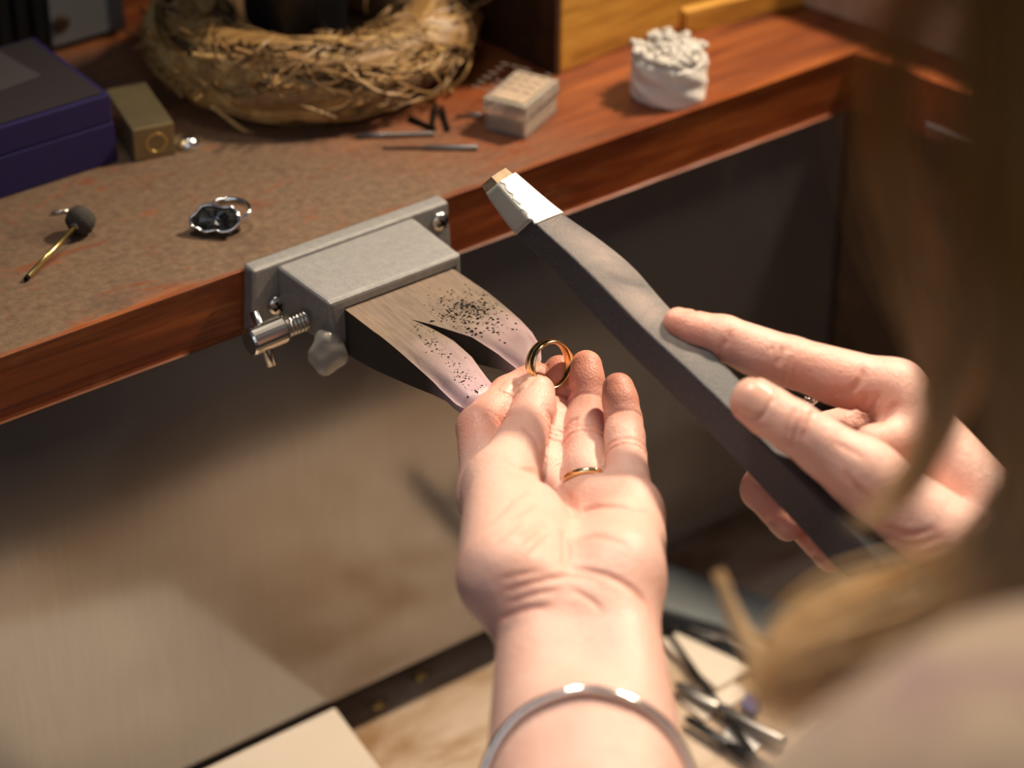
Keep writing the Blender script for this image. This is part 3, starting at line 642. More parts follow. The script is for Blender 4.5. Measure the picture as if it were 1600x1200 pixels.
v, f = tube_data(loop_on(LA, c, ax+toC*8, .5, 48, 20), .0014, 10, True)
tag(pyd('finger_ring', v, f, M['gold'], None, True), 'narrow plain band at the base of the left ring finger', 'ring')
ax = RM[1]-RM[0]; c = RM[0]*.26+RM[1]*.74
P = loop_on(RA, c, ax, .3, 48, 24); sr = empty('stone_ring', c/1000.); tag(sr, 'small ring with a clear square stone worn between index finger and thumb', 'ring')
tube('band', P, .0012, M['silver'], sr, 10, True)
sc_ = dp(1264, 628, .944); bm = lathe([(0, -.0030), (.0034, 0), (.0036, .0007), (.0022, .0019), (0, .0019)], 4, along(sc_, sc_-CF*.4+CU)); bmo('stone', bm, M['diamond'], sr)
tube('setting', [dp(1266, 642, .948), sc_+CF*.002-CU*.0015], [.0014, .0024], M['silver'], sr, 8)
# gold band being worked
gcn = dp(859, 569, .981); gn = unit(-CF*.78+CR*.50-CU*.10); gu = unit(np.cross(gn, CR)); gw = np.cross(gn, gu); prof = []
for k in range(28):
    a = 2*math.pi*k/28; x = math.cos(a)*.00105; z = math.sin(a)*.0033; x += -.00035*math.exp(-(z/.0006)**2) if x > 0 else 0; prof.append((x, z))
v = []; f = []; NR = 96
for i in range(NR):
    a = 2*math.pi*i/NR; d = gu*math.cos(a)+gw*math.sin(a)
    for x, z in prof: v.append(gcn+d*(.0093+x)+gn*z)
for i in range(NR):
    for k in range(28): f.append((i*28+k, i*28+(k+1) % 28, (i+1) % NR*28+(k+1) % 28, (i+1) % NR*28+k))
tag(pyd('gold_ring', v, f, M['gold'], None, True), 'gold band held between thumb and forefinger against the bench pin', 'ring')

# ------------------------------------------------------------------ sanding stick
ST = empty('sanding_stick', dp(1150, 665, .915)); tag(ST, 'long dark sanding stick wrapped in emery paper with white tape at one end', 'sanding stick')
# edge stations: (lower-left edge, ridge, upper-right edge, depth)
sta = [((752, 290), (768, 276), (790, 262), .975), ((806, 364), (829, 343), (868, 328), .961), ((868, 424), (895, 404), (936, 376), .951), ((915, 477), (946, 455), (988, 419), .943), ((977, 543), (1010, 520), (1040, 478), .932), ((1047, 613), (1080, 585), (1108, 548), .921), ((1128, 695), (1160, 662), (1186, 628), .909), ((1222, 794), (1256, 758), (1284, 722), .895), ((1303, 882), (1338, 842), (1366, 804), .884), ((1400, 992), (1436, 948), (1464, 908), .870)]
def stick_ring(k):
    (l, r_, u, d) = sta[k]; A = dp(*l, d); B = dp(*r_, d-.008); D = dp(*u, d+.001); ax = dp(*sta[min(k+1, 9)][1], sta[min(k+1, 9)][3]-.008)-dp(*sta[max(k-1, 0)][1], sta[max(k-1, 0)][3]-.008); ax = unit(ax)
    n = unit(CF-ax*(CF@ax)); return [A, B, D, D+n*.0075-(D-A)*.10, A+n*.0085+(D-A)*.12]
R_ = [stick_ring(k) for k in range(10)]
def stick_mesh(name, k0, k1, mat, grow=0., sub=8, faces=None, rub=None):
    st_ = np.array(R_); n = (k1-k0)*sub+1; ks = np.linspace(k0, k1, int(n)); rings = []
    sm = np.stack([spline(st_[:, c], 91) for c in range(5)], 1)
    for k in ks:
        q = k*10; i = min(int(q), 89); r = sm[i]*(1-(q-i))+sm[min(i+1, 90)]*(q-i); m = r.mean(0); rings.append(r+(r-m)/np.linalg.norm(r-m, axis=1)[:, None]*grow)
    bm = bmesh.new(); vv = [[bm.verts.new(tuple(p)) for p in r] for r in rings]
    for a, b in zip(vv, vv[1:]):
        for j in range(5): bm.faces.new((a[j], a[(j+1) % 5], b[(j+1) % 5], b[j]))
    bm.faces.new(vv[0][::-1]); bm.faces.new(vv[-1])
    return bm, rings
sm_ = np.stack([spline(np.array(R_)[:, c], 91) for c in range(5)], 1)
def srf(k, u, lift=0.):                               # point on the broad face (u: ridge to upper edge) or the dark side (u<0)
    q = k*10; i = min(int(q), 89); r = sm_[i]*(1-(q-i))+sm_[min(i+1, 90)]*(q-i); A, B, D = r[0], r[1], r[2]
    p = B+(D-B)*u if u >= 0 else B+(A-B)*(-u); m = r.mean(0); return p+unit(p-m)*lift
def strip(name, k0, k1, u0, u1, lift, mat, nk, nu, parent, ued=lambda k: 0., attr=None, thick=.0002):
    v, f, rb = [], [], []
    for i in range(nk+1):
        for j in range(nu+1):
            k = k0+(k1-k0)*i/nk; u = u0+(u1-u0)*j/nu
            u += ued(k)*(1-j/nu); v.append(srf(k, u, lift))
            rb.append(attr(k, u) if attr else 0)
    for i in range(nk):
        for j in range(nu): a = i*(nu+1)+j; f.append((a, a+1, a+nu+2, a+nu+1))
    o_ = pyd(name, v, f, mat, parent, True)
    if attr: o_.data.attributes.new('rub', 'FLOAT', 'POINT').data.foreach_set('value', np.array(rb, np.float32))
    md = o_.modifiers.new('thickness', 'SOLIDIFY'); md.thickness = thick; md.offset = 1; return o_
bm, _ = stick_mesh('wooden_core', .0, 9, None); bmo('wooden_core', bm, M['endgrain'], ST)
def rubf(k, u): return float(np.clip((.25+.75*math.exp(-((k-2.9)/1.4)**2))*math.exp(-((u-.55)/.5)**2)*(1 if k < 4.6 else math.exp(-2.5*(k-4.6))), 0, 1))  # worn paper; the fade past the thumb also paints in the hand's shade
bm, rg_ = stick_mesh('emery_wrap', .98, 9, None, .0003, 12); bevel(bm, .0006, 2, [e for e in bm.edges if e.calc_face_angle(0) > .3])
bm.normal_update(); o_ = bmo('emery_wrap', bm, M['emery'], ST)
strip('emery_face', 1.0, 9, .02, .99, .0006, M['emery'], 90, 12, ST, attr=rubf)
strip('clear_tape', .16, 1.04, -.98, .4, .0007, M['cleartape'], 12, 10, ST)
strip('masking_tape', .16, 1.12, .0, 1., .0012, M['tape'], 26, 12, ST, ued=lambda k: .22*(1.1-k)+.05*math.sin(31*k)+.03*math.sin(57*k), thick=.0004)

# ------------------------------------------------------------------ things on the bench top
def rot_box(name, c, ex_, ey, h, mat, parent, z=0., bev=.0008, ang=0.):
    bm = box(-ex_/2, ex_/2, -ey/2, ey/2, 0, h); bevel(bm, bev, 2); xform(bm, Matrix.Translation((c[0], c[1], z)) @ Matrix.Rotation(ang, 4, 'Z')); return bmo(name, bm, mat, parent)
# violet box
r = onz(185, 252); vb = empty('violet_box', (r[0]-.11, r[1]+.05, 0)); tag(vb, 'dark violet lidded box with a dusty top, beside the brass block', 'box')
bm = box(r[0]-.19, r[0], r[1], r[1]+.075, 0, .0200); bevel(bm, .0008, 2); bmo('box_body', bm, M['violet'], vb)
bm = box(r[0]-.1895, r[0]-.0005, r[1]+.0005, r[1]+.0745, .0204, .0340); bevel(bm, .0008, 2); bmo('lid', bm, M['violet'], vb)
bmo('lid_cover', box(r[0]-.187, r[0]-.003, r[1]+.003, r[1]+.072, .0338, .0347), M['violettop'], vb)
q = onz(62, 120, .0348); tag(bmo('grey_card', xform(box(-.08, 0, 0, .05, 0, .0015), Matrix.Translation((q[0], q[1]-.002, .0348)) @ Matrix.Rotation(.12, 4, 'Z')), M['greycard']), 'grey card lying on the violet box lid', 'card')
# brass block with a round hole
a = onz(211, 254); b = onz(276, 241); dx = unit(b-a); dy = np.array([-dx[1], dx[0], 0]); Lb = np.linalg.norm(b-a); hh = .0165
bm = hexa([a, b, b+dy*.045, a+dy*.045], [p+np.array([0, 0, hh]) for p in (a, b, b+dy*.045, a+dy*.045)]); bevel(bm, .0009, 2)
bb = empty('brass_block', (a+b)/2); tag(bb, 'dull brass bar with a round hole in its end, beside the violet box', 'metal bar'); bmo('bar', bm, M['brassd'], bb)
hc = (a+b)/2+np.array([.001, 0, hh*.48]); bmo('hole_rim', lathe([(.0046, -.0002), (.0050, .0004), (.0042, .0005), (.0040, .0001)], 28, along(hc, hc-dy)), M['brass'], bb); bmo('hole', lathe([(.0041, -.0001), (.0041, .0002), (0, .0002)], 28, along(hc, hc-dy)), M['black'], bb)
c = onz(295, 229); tag(bmo('metal_dome', lathe([(.0052, 0), (.0052, .001), (.0047, .003), (.0033, .0046), (.0015, .0053), (0, .0054)], 28, Matrix.Translation(c)), M['silver'], None, True), 'small silver dome on the bench beside the brass bar', 'dome')
# equipment panel behind
EQ = empty('equipment_case', (-.1, .26, 0)); tag(EQ, 'grey metal equipment case with a dark textured front, behind the violet box', 'case')
Yq = .235; e0 = ony(80, 60, Yq); e1 = ony(190, 60, Yq)
bm = box(e0[0]-.16, e1[0], Yq+.001, Yq+.10, 0, .24); bevel(bm, .002, 2); bmo('case_body', bm, M['blackpl'], EQ)
fp = bmo('front_panel', box(e0[0], e1[0]-.004, Yq-.002, Yq+.002, .004, .236), M['greymetal'], EQ); bmo('edge_strip', box(e1[0]-.004, e1[0]+.001, Yq-.004, Yq+.004, .004, .236), M['steelrod'], EQ)
for i in range(16): bmo('grille_bar', box(e0[0]-.15+i*.0094, e0[0]-.144+i*.0094, Yq-.003, Yq+.002, .01, .23), M['blackpl'], EQ)
s_ = ony(95, 36, Yq-.002); bmo('screw', lathe([(.0045, 0), (.0045, .0008), (.003, .0016), (0, .0016)], 20, along(s_, s_+np.array([0, -1, 0]))), M['darkwood'], fp)
# raffia nest
NC = onz(488, 40, .0175)*np.array([1, 1, 0]); NS = empty('raffia_nest', NC); tag(NS, 'nest-like coil of dry raffia and husk holding beads and a black cup', 'nest')
bm = bmesh.new(); MA, MI = .059, .019
ring_ = [[bm.verts.new((NC[0]+(MA+(MI*(1+.15*math.sin(5*a+3*b)))*math.cos(b))*math.cos(a), NC[1]+(MA+MI*math.cos(b))*math.sin(a), max(0.0005, .017+MI*.85*math.sin(b)*(1+.12*math.sin(7*a))))) for b in np.linspace(0, 2*math.pi, 16, endpoint=False)] for a in np.linspace(0, 2*math.pi, 64, endpoint=False)]
for i in range(64):
    for k in range(16): bm.faces.new((ring_[i][k], ring_[(i+1) % 64][k], ring_[(i+1) % 64][(k+1) % 16], ring_[i][(k+1) % 16]))
bmo('husk_ring', bm, M['husk'], NS, True)
bmo('floor_mat', lathe([(0, .001), (.05, .001), (.052, .004), (0, .006)], 32, Matrix.Translation(NC)), M['husk'], NS)
def nest_path(a0, span, phi0, dphi, rr, n=26, rg=random):
    P = []; w1, w2 = rg.uniform(0, 6), rg.uniform(0, 6)
    for i in range(n):
        s = i/(n-1); a = a0+span*s; ph = phi0+dphi*s+.15*math.sin(5*s+w1); r = rr*(1+.06*math.sin(4*s+w2))
        P.append(NC+np.array([(MA+r*math.cos(ph))*math.cos(a), (MA+r*math.cos(ph))*math.sin(a), max(.0015, .0175+r*.80*math.sin(ph))]))
    return P
def ribbon(name, P, w, th, mat, parent):
    P = np.asarray(P); T, U, V = frames(P); m = NC+np.array([0, 0, .025]); n = len(P); v = []
    for i in range(n):
        ca = NC+MA*unit(np.array([P[i][0]-NC[0], P[i][1]-NC[1], 0]))+np.array([0, 0, .0175]); nn = unit(P[i]-ca); nn = unit(nn-T[i]*(nn@T[i])); s = np.cross(T[i], nn)
        ww = w*(.35+.65*math.sin(math.pi*min(1, max(0, (i+.8)/(n+.6)))))
        for a_, b_ in ((-1, 0), (0, 1.2), (1, 0), (0, -.6)): v.append(P[i]+s*a_*ww/2+nn*b_*th)
    f = [(i*4+k, i*4+(k+1) % 4, i*4+4+(k+1) % 4, i*4+4+k) for i in range(n-1) for k in range(4)]+[(3, 2, 1, 0), ((n-1)*4, (n-1)*4+1, (n-1)*4+2, (n-1)*4+3)]
    return pyd(name, v, f, mat, parent)
for i in range(46):
    a0 = random.uniform(0, 2*math.pi) if i > 22 else random.uniform(-2.9, -.6)
    ribbon('raffia_strip', nest_path(a0, random.uniform(.5, 1.5)*random.choice((-1, 1)), random.uniform(-.9, 1.9), random.uniform(-1.0, 1.0), random.uniform(.020, .024)), random.uniform(.007, .015), .0007, random.choice((M['raffia'], M['raffia2'])), NS)
def hand_strip(pts, w, mat): ribbon('raffia_strip', spline(pts, 26), w, .0009, mat, NS)
np_ = lambda x, y, Y: ony(x, y, Y)
hand_strip([ony(300, 85, .128), ony(420, 100, .120), ony(520, 112, .118), ony(615, 118, .116)], .0055, M['raffia2'])
hand_strip([ony(570, 112, .120), ony(620, 90, .122), ony(670, 62, .128), ony(690, 55, .135)], .009, M['raffia2'])
hand_strip([ony(615, 120, .114), ony(680, 90, .118), ony(722, 60, .126), ony(733, 20, .14)], .009, M['raffia'])
hand_strip([ony(560, 165, .106), ony(620, 150, .106), ony(668, 128, .112), ony(662, 120, .114)], .012, M['raffia2'])
hand_strip([ony(425, 150, .108), ony(470, 138, .108), ony(520, 138, .108), ony(580, 150, .108)], .012, M['raffia'])
hand_strip([ony(330, 165, .118), ony(385, 205, .106), ony(420, 205, .104), ony(520, 182, .100), ony(600, 165, .103)], .006, M['raffia2'])
hand_strip([ony(430, 206, .102), ony(520, 198, .098), ony(600, 190, .100), ony(660, 165, .108)], .008, M['raffia'])
fv, ff = [], []; oo = 0
for i in range(300):
    a0 = random.uniform(0, 2*math.pi) if i % 2 else random.uniform(-3.0, -1.2); P = nest_path(a0, random.uniform(.15, .6)*random.choice((-1, 1)), random.uniform(-1.2, 2.4), random.uniform(-1.4, 1.4), random.uniform(.0200, .0265), 9)
    v, f = tube_data(P, random.uniform(.0003, .0008), 4, cap=False); fv.append(v); ff += [tuple(k+oo for k in q) for q in f]; oo += len(v)
for i in range(60):
    a0 = random.uniform(2.6, 4.4) if i % 3 else random.uniform(0, 6.28); ph = random.uniform(-.3, 1.6); c0 = NC+np.array([(MA+.02*math.cos(ph))*math.cos(a0), (MA+.02*math.cos(ph))*math.sin(a0), .0175+.016*math.sin(ph)])
    d_ = np.array([math.cos(a0+random.uniform(-.9, .9)), math.sin(a0+random.uniform(-.9, .9)), random.uniform(-.1, .7)]); L_ = random.uniform(.006, .016)
    v, f = tube_data([c0-d_*.004, c0+d_*L_*.5, c0+d_*L_+np.array([random.uniform(-.003, .003), 0, .002])], random.uniform(.0004, .0010), 4, cap=False); fv.append(v); ff += [tuple(k+oo for k in q) for q in f]; oo += len(v)
tag(pyd('raffia_fibres', np.vstack(fv), ff, M['raffia'], NS), kind='stuff')
bc_ = NC+np.array([-.010, -.002, .0065]); tag(bmo('black_cup', lathe([(.022, 0), (.024, .004), (.027, .080), (.028, .084), (.026, .084), (.023, .008), (0, .006)], 36, Matrix.Translation(bc_)), M['blackpl'], None, True), 'black cup standing inside the raffia nest', 'cup')
bcols = [((.02, .16, .12), 'dark green'), ((.30, .02, .02), 'deep red'), ((.75, .75, .75), 'clear grey'), ((.25, .10, .02), 'amber'), ((.03, .05, .2), 'dark blue')]
for (col_, nm), (px_, py_) in zip(bcols, ((578, 92), (425, 88), (557, 93), (535, 88), (546, 80))):
    mm = plain(nm.replace(' ', '_')+'_bead', col_, .1); cpt = onz(px_, py_, .0105+.004); bm = bmesh.new(); bmesh.ops.create_uvsphere(bm, u_segments=20, v_segments=12, radius=.0042)
    for v in bm.verts: v.co = Vector((v.co.x*1.1, v.co.y, v.co.z*.85+.0001*math.sin(900*v.co.x)))+Vector(cpt)
    tag(bmo('bead', bm, mm, None, True), nm+' polished bead lying in the raffia nest', 'bead', 'beads in the nest')
# bits of steel rod around the nest
def rod(name, p, q, r0, r1, label, cat, mat, grp=None):
    a, b = onz(*p), onz(*q); a[2] = r0; b[2] = r1; m = a*.45+b*.55
    tag(tube(name, [a, a*.999+m*.001, m-(b-a)*.01, m+(b-a)*.01, b], [r0, r0, r0, r1, r1], mat, None, 10), label, cat, grp)
rod('mounted_bur', (678, 212), (556, 216), .0011, .0013, 'steel bur shank lying in front of the raffia nest', 'bur', M['steelrod'])
rod('twist_drill', (746, 234), (598, 233), .0013, .0006, 'thin drill bit with a fine point, lying before the acrylic box', 'drill bit', M['steelrod'])
rod('steel_pin', (752, 182), (714, 184), .0011, .0007, 'short steel pin poking out behind the acrylic box', 'pin', M['steelrod'])
for i, (p, q) in enumerate((((680, 205), (640, 188)), ((676, 198), (681, 168)), ((700, 206), (690, 172)))):
    rod('dark_twig', p, q, .0011, .0013, ('dark twig lying flattest of three beside the nest', 'dark twig in the middle of three beside the nest', 'dark twig of three nearest to the acrylic box')[i], 'twig', M['black'], 'twigs beside the nest')
# acrylic boxes
A = onz(757, 203); B = onz(820, 219); D = onz(896, 181); u_ = B-A; w_ = D-B; Lu = np.linalg.norm(u_); u_ = u_/Lu; w_ = np.array([-u_[1], u_[0], 0]); w_ = w_ if w_@(D-B) > 0 else -w_; Lw = (D-B)@w_
PB = empty('acrylic_box', B+(w_*Lw-u_*Lu)/2); tag(PB, 'small clear acrylic box with a printed label in its lid', 'box')
def ab(u0, u1, w0, w1, z0, z1): c = [B-u_*u0+w_*w0, B-u_*u1+w_*w0, B-u_*u1+w_*w1, B-u_*u0+w_*w1]; return hexa([(p[0], p[1], z0) for p in c], [(p[0], p[1], z1) for p in c])
bm = ab(0, Lu, 0, Lw, 0, .0085); bevel(bm, .0009, 2); bmo('base', bm, M['clear'], PB)
bmo('foam_insert', ab(.002, Lu-.002, .002, Lw-.002, .0012, .0070), M['palewood'], PB)
bm = ab(-.0006, Lu+.0006, -.0006, Lw+.0006, .0090, .0170); bevel(bm, .0009, 2); lid = bmo('lid', bm, M['clear'], PB)
lab = bmo('label_card', ab(.002, Lu-.002, .002, Lw-.002, .0172, .0176), M['palewood'], lid)
for i in range(6):
    for j in range(5):
        if random.random() < .85:
            w0 = .006+i*.0055; u0 = .004+j*.0058; q = bmo('print', ab(u0, u0+random.uniform(.003, .005), w0, w0+.0012, .0176, .01768), M['ink'], lid)
for j in range(9): bmo('print', ab(-.0009, -.0006, .004+j*.0034, .004+j*.0034+random.uniform(.001, .0024), .0100, .0116), M['ink'], lid)
# white plaster cylinder with a crumbly top
c = onz(1044, 146); c[0] += .0; WB = empty('plaster_block', c); tag(WB, 'chunky white plaster cylinder with a crumbly granular top', 'plaster block')
bm = bmesh.new(); n_, Rw, hw_ = 72, .0182, .0205; rows = []
for iz in range(14):
    z = hw_*iz/13; rows.append([bm.verts.new((c[0]+(Rw-(.0012 if iz == 0 else 0)+.0005*math.sin(3*k*.087+iz)+.0004*math.sin(11*k*.087+iz*2.1)-(.0012*math.exp(-((z-.011)/.0014)**2)*(math.sin(k*.087*2+1) > .35)))*math.cos(2*math.pi*k/n_), c[1]+(Rw+.0005*math.sin(5*k*.087+iz))*math.sin(2*math.pi*k/n_), z+(.0012*math.sin(k*.35)+.0010*math.sin(k*.9) if iz == 13 else 0))) for k in range(n_)])
for a_, b_ in zip(rows, rows[1:]):
    for k in range(n_): bm.faces.new((a_[k], a_[(k+1) % n_], b_[(k+1) % n_], b_[k]))
bm.faces.new(rows[0][::-1]); bm.faces.new(rows[-1]); bmo('plaster_body', bm, M['plaster'], WB, True)
gm = bmesh.new(); bmesh.ops.create_icosphere(gm, subdivisions=2, radius=1.)
for v in gm.verts: v.co *= 1+.18*math.sin(4*v.co.x+5*v.co.y)+.1*math.sin(9*v.co.z)
gme = bpy.data.meshes.new('granule'); gm.to_mesh(gme); gm.free(); gme.materials.append(M['plaster']); gme.polygons.foreach_set('use_smooth', [True]*len(gme.polygons))
for i in range(70):
    rr = Rw*.97*math.sqrt((i+.5)/70); a_ = i*2.39996; s_ = random.uniform(.0017, .0026); g_ = bpy.data.objects.new('granule', gme); COL.objects.link(g_); g_.parent = WB
    g_.matrix_parent_inverse = Matrix.Translation(-Vector(c)); g_.location = (c[0]+rr*math.cos(a_), c[1]+rr*math.sin(a_), hw_+random.uniform(-.0002, .0042)*(1 if rr > .004 else .6)); g_.scale = (s_, s_, s_*random.uniform(.8, 1.5)); g_.rotation_euler = (random.random()*6, random.random()*6, 0)
# honey coloured wooden box and batten
a = onz(868, 119); b = onz(1128, 12); dx = unit(b-a); dy = np.array([-dx[1], dx[0], 0]); Z = np.array([0, 0, 1.])
WX = empty('wooden_box', a+dx*.08+dy*.05); tag(WX, 'honey-coloured wooden box with a dark end, behind the white plaster cylinder', 'box')
bm = hexa([a+dx*.003, a+dx*.24, a+dx*.24+dy*.10, a+dx*.003+dy*.10], [p+Z*.075 for p in (a+dx*.003, a+dx*.24, a+dx*.24+dy*.10, a+dx*.003+dy*.10)]); bevel(bm, .0012, 2); bmo('box_body', bm, M['orange'], WX)
bm = hexa([a, a+dx*.0028, a+dx*.0028+dy*.1, a+dy*.1], [p+Z*.075 for p in (a, a+dx*.0028, a+dx*.0028+dy*.1, a+dy*.1)]); bmo('end_panel', bm, M['darkwood'], WX)
a = onz(1070, 56); b = onz(1262, 8); dx = unit(b-a); dy = np.array([-dx[1], dx[0], 0])
bm = hexa([a, b, b+dy*.006, a+dy*.006], [p+Z*.013 for p in (a, b, b+dy*.006, a+dy*.006)]); bevel(bm, .0008, 2); tag(bmo('wooden_batten', bm, M['orange']), 'short yellow wooden batten lying in front of the wooden box', 'batten')
# pale board propped on the right arm of the bench
a = onz(1290, 22); b = onz(1500, 96); dx = unit(b-a); dy = np.array([-dx[1], dx[0], 0]); dy = dy if dy[1] > 0 or dy[0] > 0 else -dy
a2 = a-dx*.02; b2 = b+dx*.10; bm = hexa([a2, b2, b2+dy*.03, a2+dy*.03], [p+Z*.06 for p in (a2+dy*.004, b2+dy*.004, b2+dy*.03, a2+dy*.03)]); bevel(bm, .002, 2); tag(bmo('pale_wood_block', bm, M['palewood']), 'pale grey wooden block standing on the side arm of the bench', 'wood block')
# mounted polishing head with brass stem
c = onz(128, 366); c[2] = .0068; tipb = onz(40, 441); tipb[2] = .0013; MB_ = empty('polishing_mandrel', c*np.array([1, 1, 0])); tag(MB_, 'brass-stemmed mandrel with a round dark polishing head, lying on the bench', 'mandrel')
ax = unit(c-tipb); st0 = c-ax*.003
tube('stem', [tipb+ax*.002, st0], .00115, M['brass'], MB_, 12); tube('stem_tip', [tipb, tipb+ax*.0022], [.0009, .00125], M['black'], MB_, 10)
bmo('collar', lathe([(.0012, -.002), (.0020, -.0015), (.0020, .0015), (.0012, .002)], 16, along(st0, st0+ax)), M['chrome'], MB_)
bm = lathe([(0, -.0048), (.003, -.0045), (.0058, -.003), (.0067, 0), (.0060, .003), (.0035, .0046), (0, .0048)], 36, along(c, c+ax))
for v in bm.verts: v.co += Vector((random.uniform(-1, 1), random.uniform(-1, 1), random.uniform(-1, 1)))*.00025
bmo('polishing_head', bm, M['rubber'], MB_, True)
q = onz(80, 336); p_ = onz(112, 331); q[2] = p_[2] = .0009; tag(tube('wire_pin', [q, p_], .0007, M['chrome'], None, 8), 'thin pale wire pin lying behind the polishing head', 'pin')
# ring with a raw dark crystal
c = onz(350, 368); CRn = empty('crystal_ring', c); tag(CRn, 'chunky ring with a raw dark crystal in a silver setting, lying on the bench', 'ring')
fcn = unit(-CF*.75-CR*.10+CU*.15); fu = unit(np.cross(CU, fcn)); fw = np.cross(fcn, fu); cc0 = dp(339, 354, 1.058); cc0[2] = .0068
out = [(-11.5, .5), (-9, 2.5), (-6.5, 5.2), (-2, 5.6), (3, 4.6), (7, 4.6), (10, 1.5), (10.5, -1.5), (7.5, -4.6), (3, -5.6), (0, -4.8), (-4.5, -5.4), (-8.5, -3.8), (-11, -2.6)]
out = [(x*.98, y*1.08) for x, y in out]
def ol(sc, h): return [cc0+fu*x*sc*.001+fw*y*sc*.001+fcn*h for x, y in out]
NO = len(out)
v = ol(.93, .0006)+ol(.6, .0022)+[cc0+fcn*.0012]; v = [p+np.array([random.uniform(-1, 1) for _ in range(3)])*.0005 for p in v]
f = [(i, (i+1) % NO, NO+(i+1) % NO, NO+i) for i in range(NO)]+[(NO+i, NO+(i+1) % NO, 2*NO) for i in range(NO)]
bv = ol(.95, -.0035); v2 = v+bv; f += [(i, 2*NO+1+i, 2*NO+1+(i+1) % NO, (i+1) % NO) for i in range(NO)]+[tuple(2*NO+1+i for i in range(NO))]
pyd('crystal', v2, f, M['crystal'], CRn)
tube('bezel', spline(ol(1., .0010)+[ol(1., .0010)[0]], 80)[:-1], .00065, M['silver'], CRn, 8, True)
bk = ol(1., .0006)+ol(.72, -.0042); pyd('setting_cup', bk, [(i, NO+i, NO+(i+1) % NO, (i+1) % NO) for i in range(NO)]+[tuple(NO+i for i in range(NO))], M['silver'], CRn, True)
sc2 = dp(360, 338, 1.068); sc2[2] = .0066; ru = unit(CR*.9+CF*.42); rw = unit(CU*.5+CF*.86); 
ctr = cc0+_fh*.0055+CR*.0050
P = [ctr+CR*.0092*math.cos(a_)+_fh*.0068*math.sin(a_)+np.array([0, 0, .0006+.0016*math.sin(a_)]) for a_ in np.linspace(0, 2*math.pi, 60, endpoint=False)]
tube('shank', P, .0013, M['silver'], CRn, 10, True, .8, 1.7)

# ------------------------------------------------------------------ things in the tray and at the side
a, b = onz(514, 1100, -.2615), onz(600, 1203, -.2615); fc_ = onz(260, 910, -.2615); fr = np.array([fc_[0], -fc_[1]+.004]); 
bk0 = np.array([a[0]+.001, -.001]); fl_ = np.array([-.33, -.205]); bl_ = np.array([-.33, -.001])
bm = hexa([(*p, -.2640) for p in (fl_, fr, bk0, bl_)], [(*p, -.2615) for p in (fl_, fr, bk0, bl_)]); bevel(bm, .0004, 1); tag(bmo('cream_board', bm, M['card']), 'large cream board lying against the foot of the steel panel', 'board')
for i, (x, y) in enumerate(((-.30, -.05), (-.30, -.16), (-.07, -.04), (-.08, -.11))): bmo('support_block', box(x, x+.03, y, y+.02, -.2878, -.2642), M['palewood'], tray)
def flat(name, pts, z0, z1, mat, label, cat, grp=None):
    q = [onz(x, y, z1) for x, y in pts]; bm = hexa([(p[0], p[1], z0) for p in q], [(p[0], p[1], z1) for p in q]); bevel(bm, min(.0006, (z1-z0)*.3), 1); return tag(bmo(name, bm, mat), label, cat, grp)
TZ = -.2868
M['slate'] = plain('grey_slate', (.19, .21, .215), .55, .1, .25, 40); M['bluepl'] = plain('blue_plastic', (.05, .10, .35), .35)
flat('sharpening_stone', [(1000, 940), (1040, 880), (1300, 965), (1275, 1020)], TZ, TZ+.011, M['slate'], 'long blue-grey sharpening stone lying at the back of the tray', 'stone')
flat('wood_offcut', [(1030, 1000), (1120, 960), (1220, 1020), (1120, 1075)], TZ, TZ+.004, M['card'], 'pale wood offcut beside the sharpening stone', 'offcut')
flat('paper_slip', [(1125, 1165), (1140, 1120), (1190, 1165), (1160, 1195)], TZ, TZ+.0006, M['paper'], 'small white slip of paper under the crossed files', 'paper')
flat('pale_slip', [(1060, 1090), (1130, 1050), (1175, 1085), (1100, 1125)], TZ, TZ+.0008, M['card'], 'cream slip of paper between the wood offcut and the files', 'paper')
flat('blue_cap', [(1158, 1100), (1170, 1080), (1192, 1090), (1180, 1112)], TZ, TZ+.006, M['bluepl'], 'small blue plastic cap beside the files', 'cap')
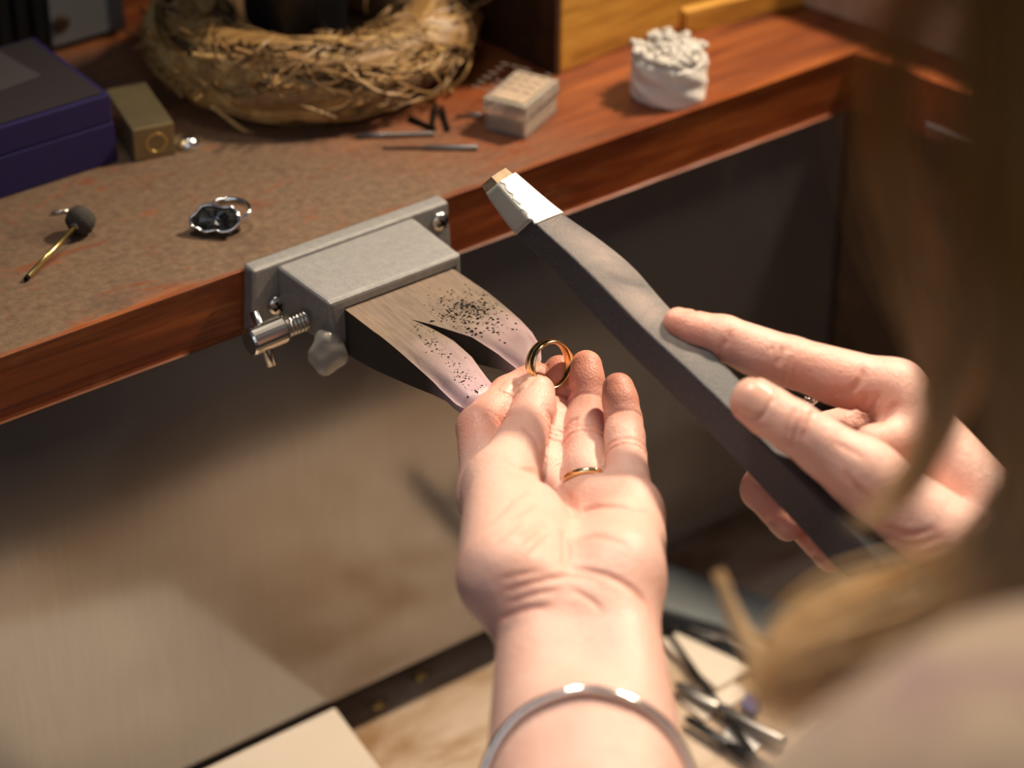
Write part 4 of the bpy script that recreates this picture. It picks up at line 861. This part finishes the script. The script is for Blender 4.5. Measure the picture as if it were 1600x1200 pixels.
def file_(p, q, w, label, mat=M['steelrod']):
    a, b = onz(*p, TZ+.004), onz(*q, TZ+.004); e = empty('needle_file', (a+b)/2-np.array([0, 0, .004])); tag(e, label, 'file', 'files in the tray')
    tube('blade', [a, a*.95+b*.05, a*.62+b*.38, a*.6+b*.4], [w*.3, w*.8, w, w*.6], mat, e, 8, sy=.6); tube('handle', [a*.6+b*.4, a*.55+b*.45, b*.97+a*.03, b], [w*.6, w*.9, w*.9, w*.5], mat, e, 12)
file_((1055, 1068), (1230, 1165), .0042, 'thick steel file beside the left forearm, pointing towards the slip of paper')
file_((1070, 1120), (1250, 1235), .0034, 'dark file lying across the white slip of paper', M['blackpl'])
file_((1200, 1210), (1040, 985), .0020, 'slim dark file crossing under the others', M['blackpl'])
file_((1225, 1060), (1060, 985), .0022, 'slim file resting along the wood offcut', M['blackpl'])
file_((1010, 965), (1270, 1060), .0035, 'long dark file in front of the sharpening stone', M['blackpl'])
for i, (x, y) in enumerate(((656, 1055), (590, 1100))):
    p = onz(x, y, TZ+.003); tag(tube('brass_curl', [p+np.array([.004*math.cos(k*.7), .003*math.sin(k*.7), .0004*k-.002]) for k in range(9)], .0009, M['brass'], None, 6), ('curl of brass wire in the shadow under the steel panel', 'brass wire curl beside the corner of the cream board')[i], 'wire')
# clear bag hanging from the side of the cut-out
hg = empty('plastic_pouch', (.31, -.07, -.07)); tag(hg, 'clear plastic pouch hanging from the side of the bench cut-out', 'pouch')
sx = lambda y: .3013-y*ex-.004
q0, q1 = -.050, -.095; zt, zb = -.020, -.13
pv = []; 
for i in range(13):
    for j in range(9): s_, u2 = i/12, j/8; y = q0+(q1-q0)*u2; z = zt+(zb-zt)*s_; pv.append((sx(y)-.003-.006*math.sin(math.pi*u2)*math.sin(math.pi*s_), y, z))
pf = [(i*9+j, i*9+j+1, i*9+j+10, i*9+j+9) for i in range(12) for j in range(8)]
o_ = pyd('film', pv, pf, M['film'], hg, True); o_.modifiers.new('thickness', 'SOLIDIFY').thickness = .0004
tube('sealed_rim', [pv[k] for k in (0, 4, 8)]+[pv[i*9+8] for i in range(1, 13)], .0007, M['paper'], hg, 6)
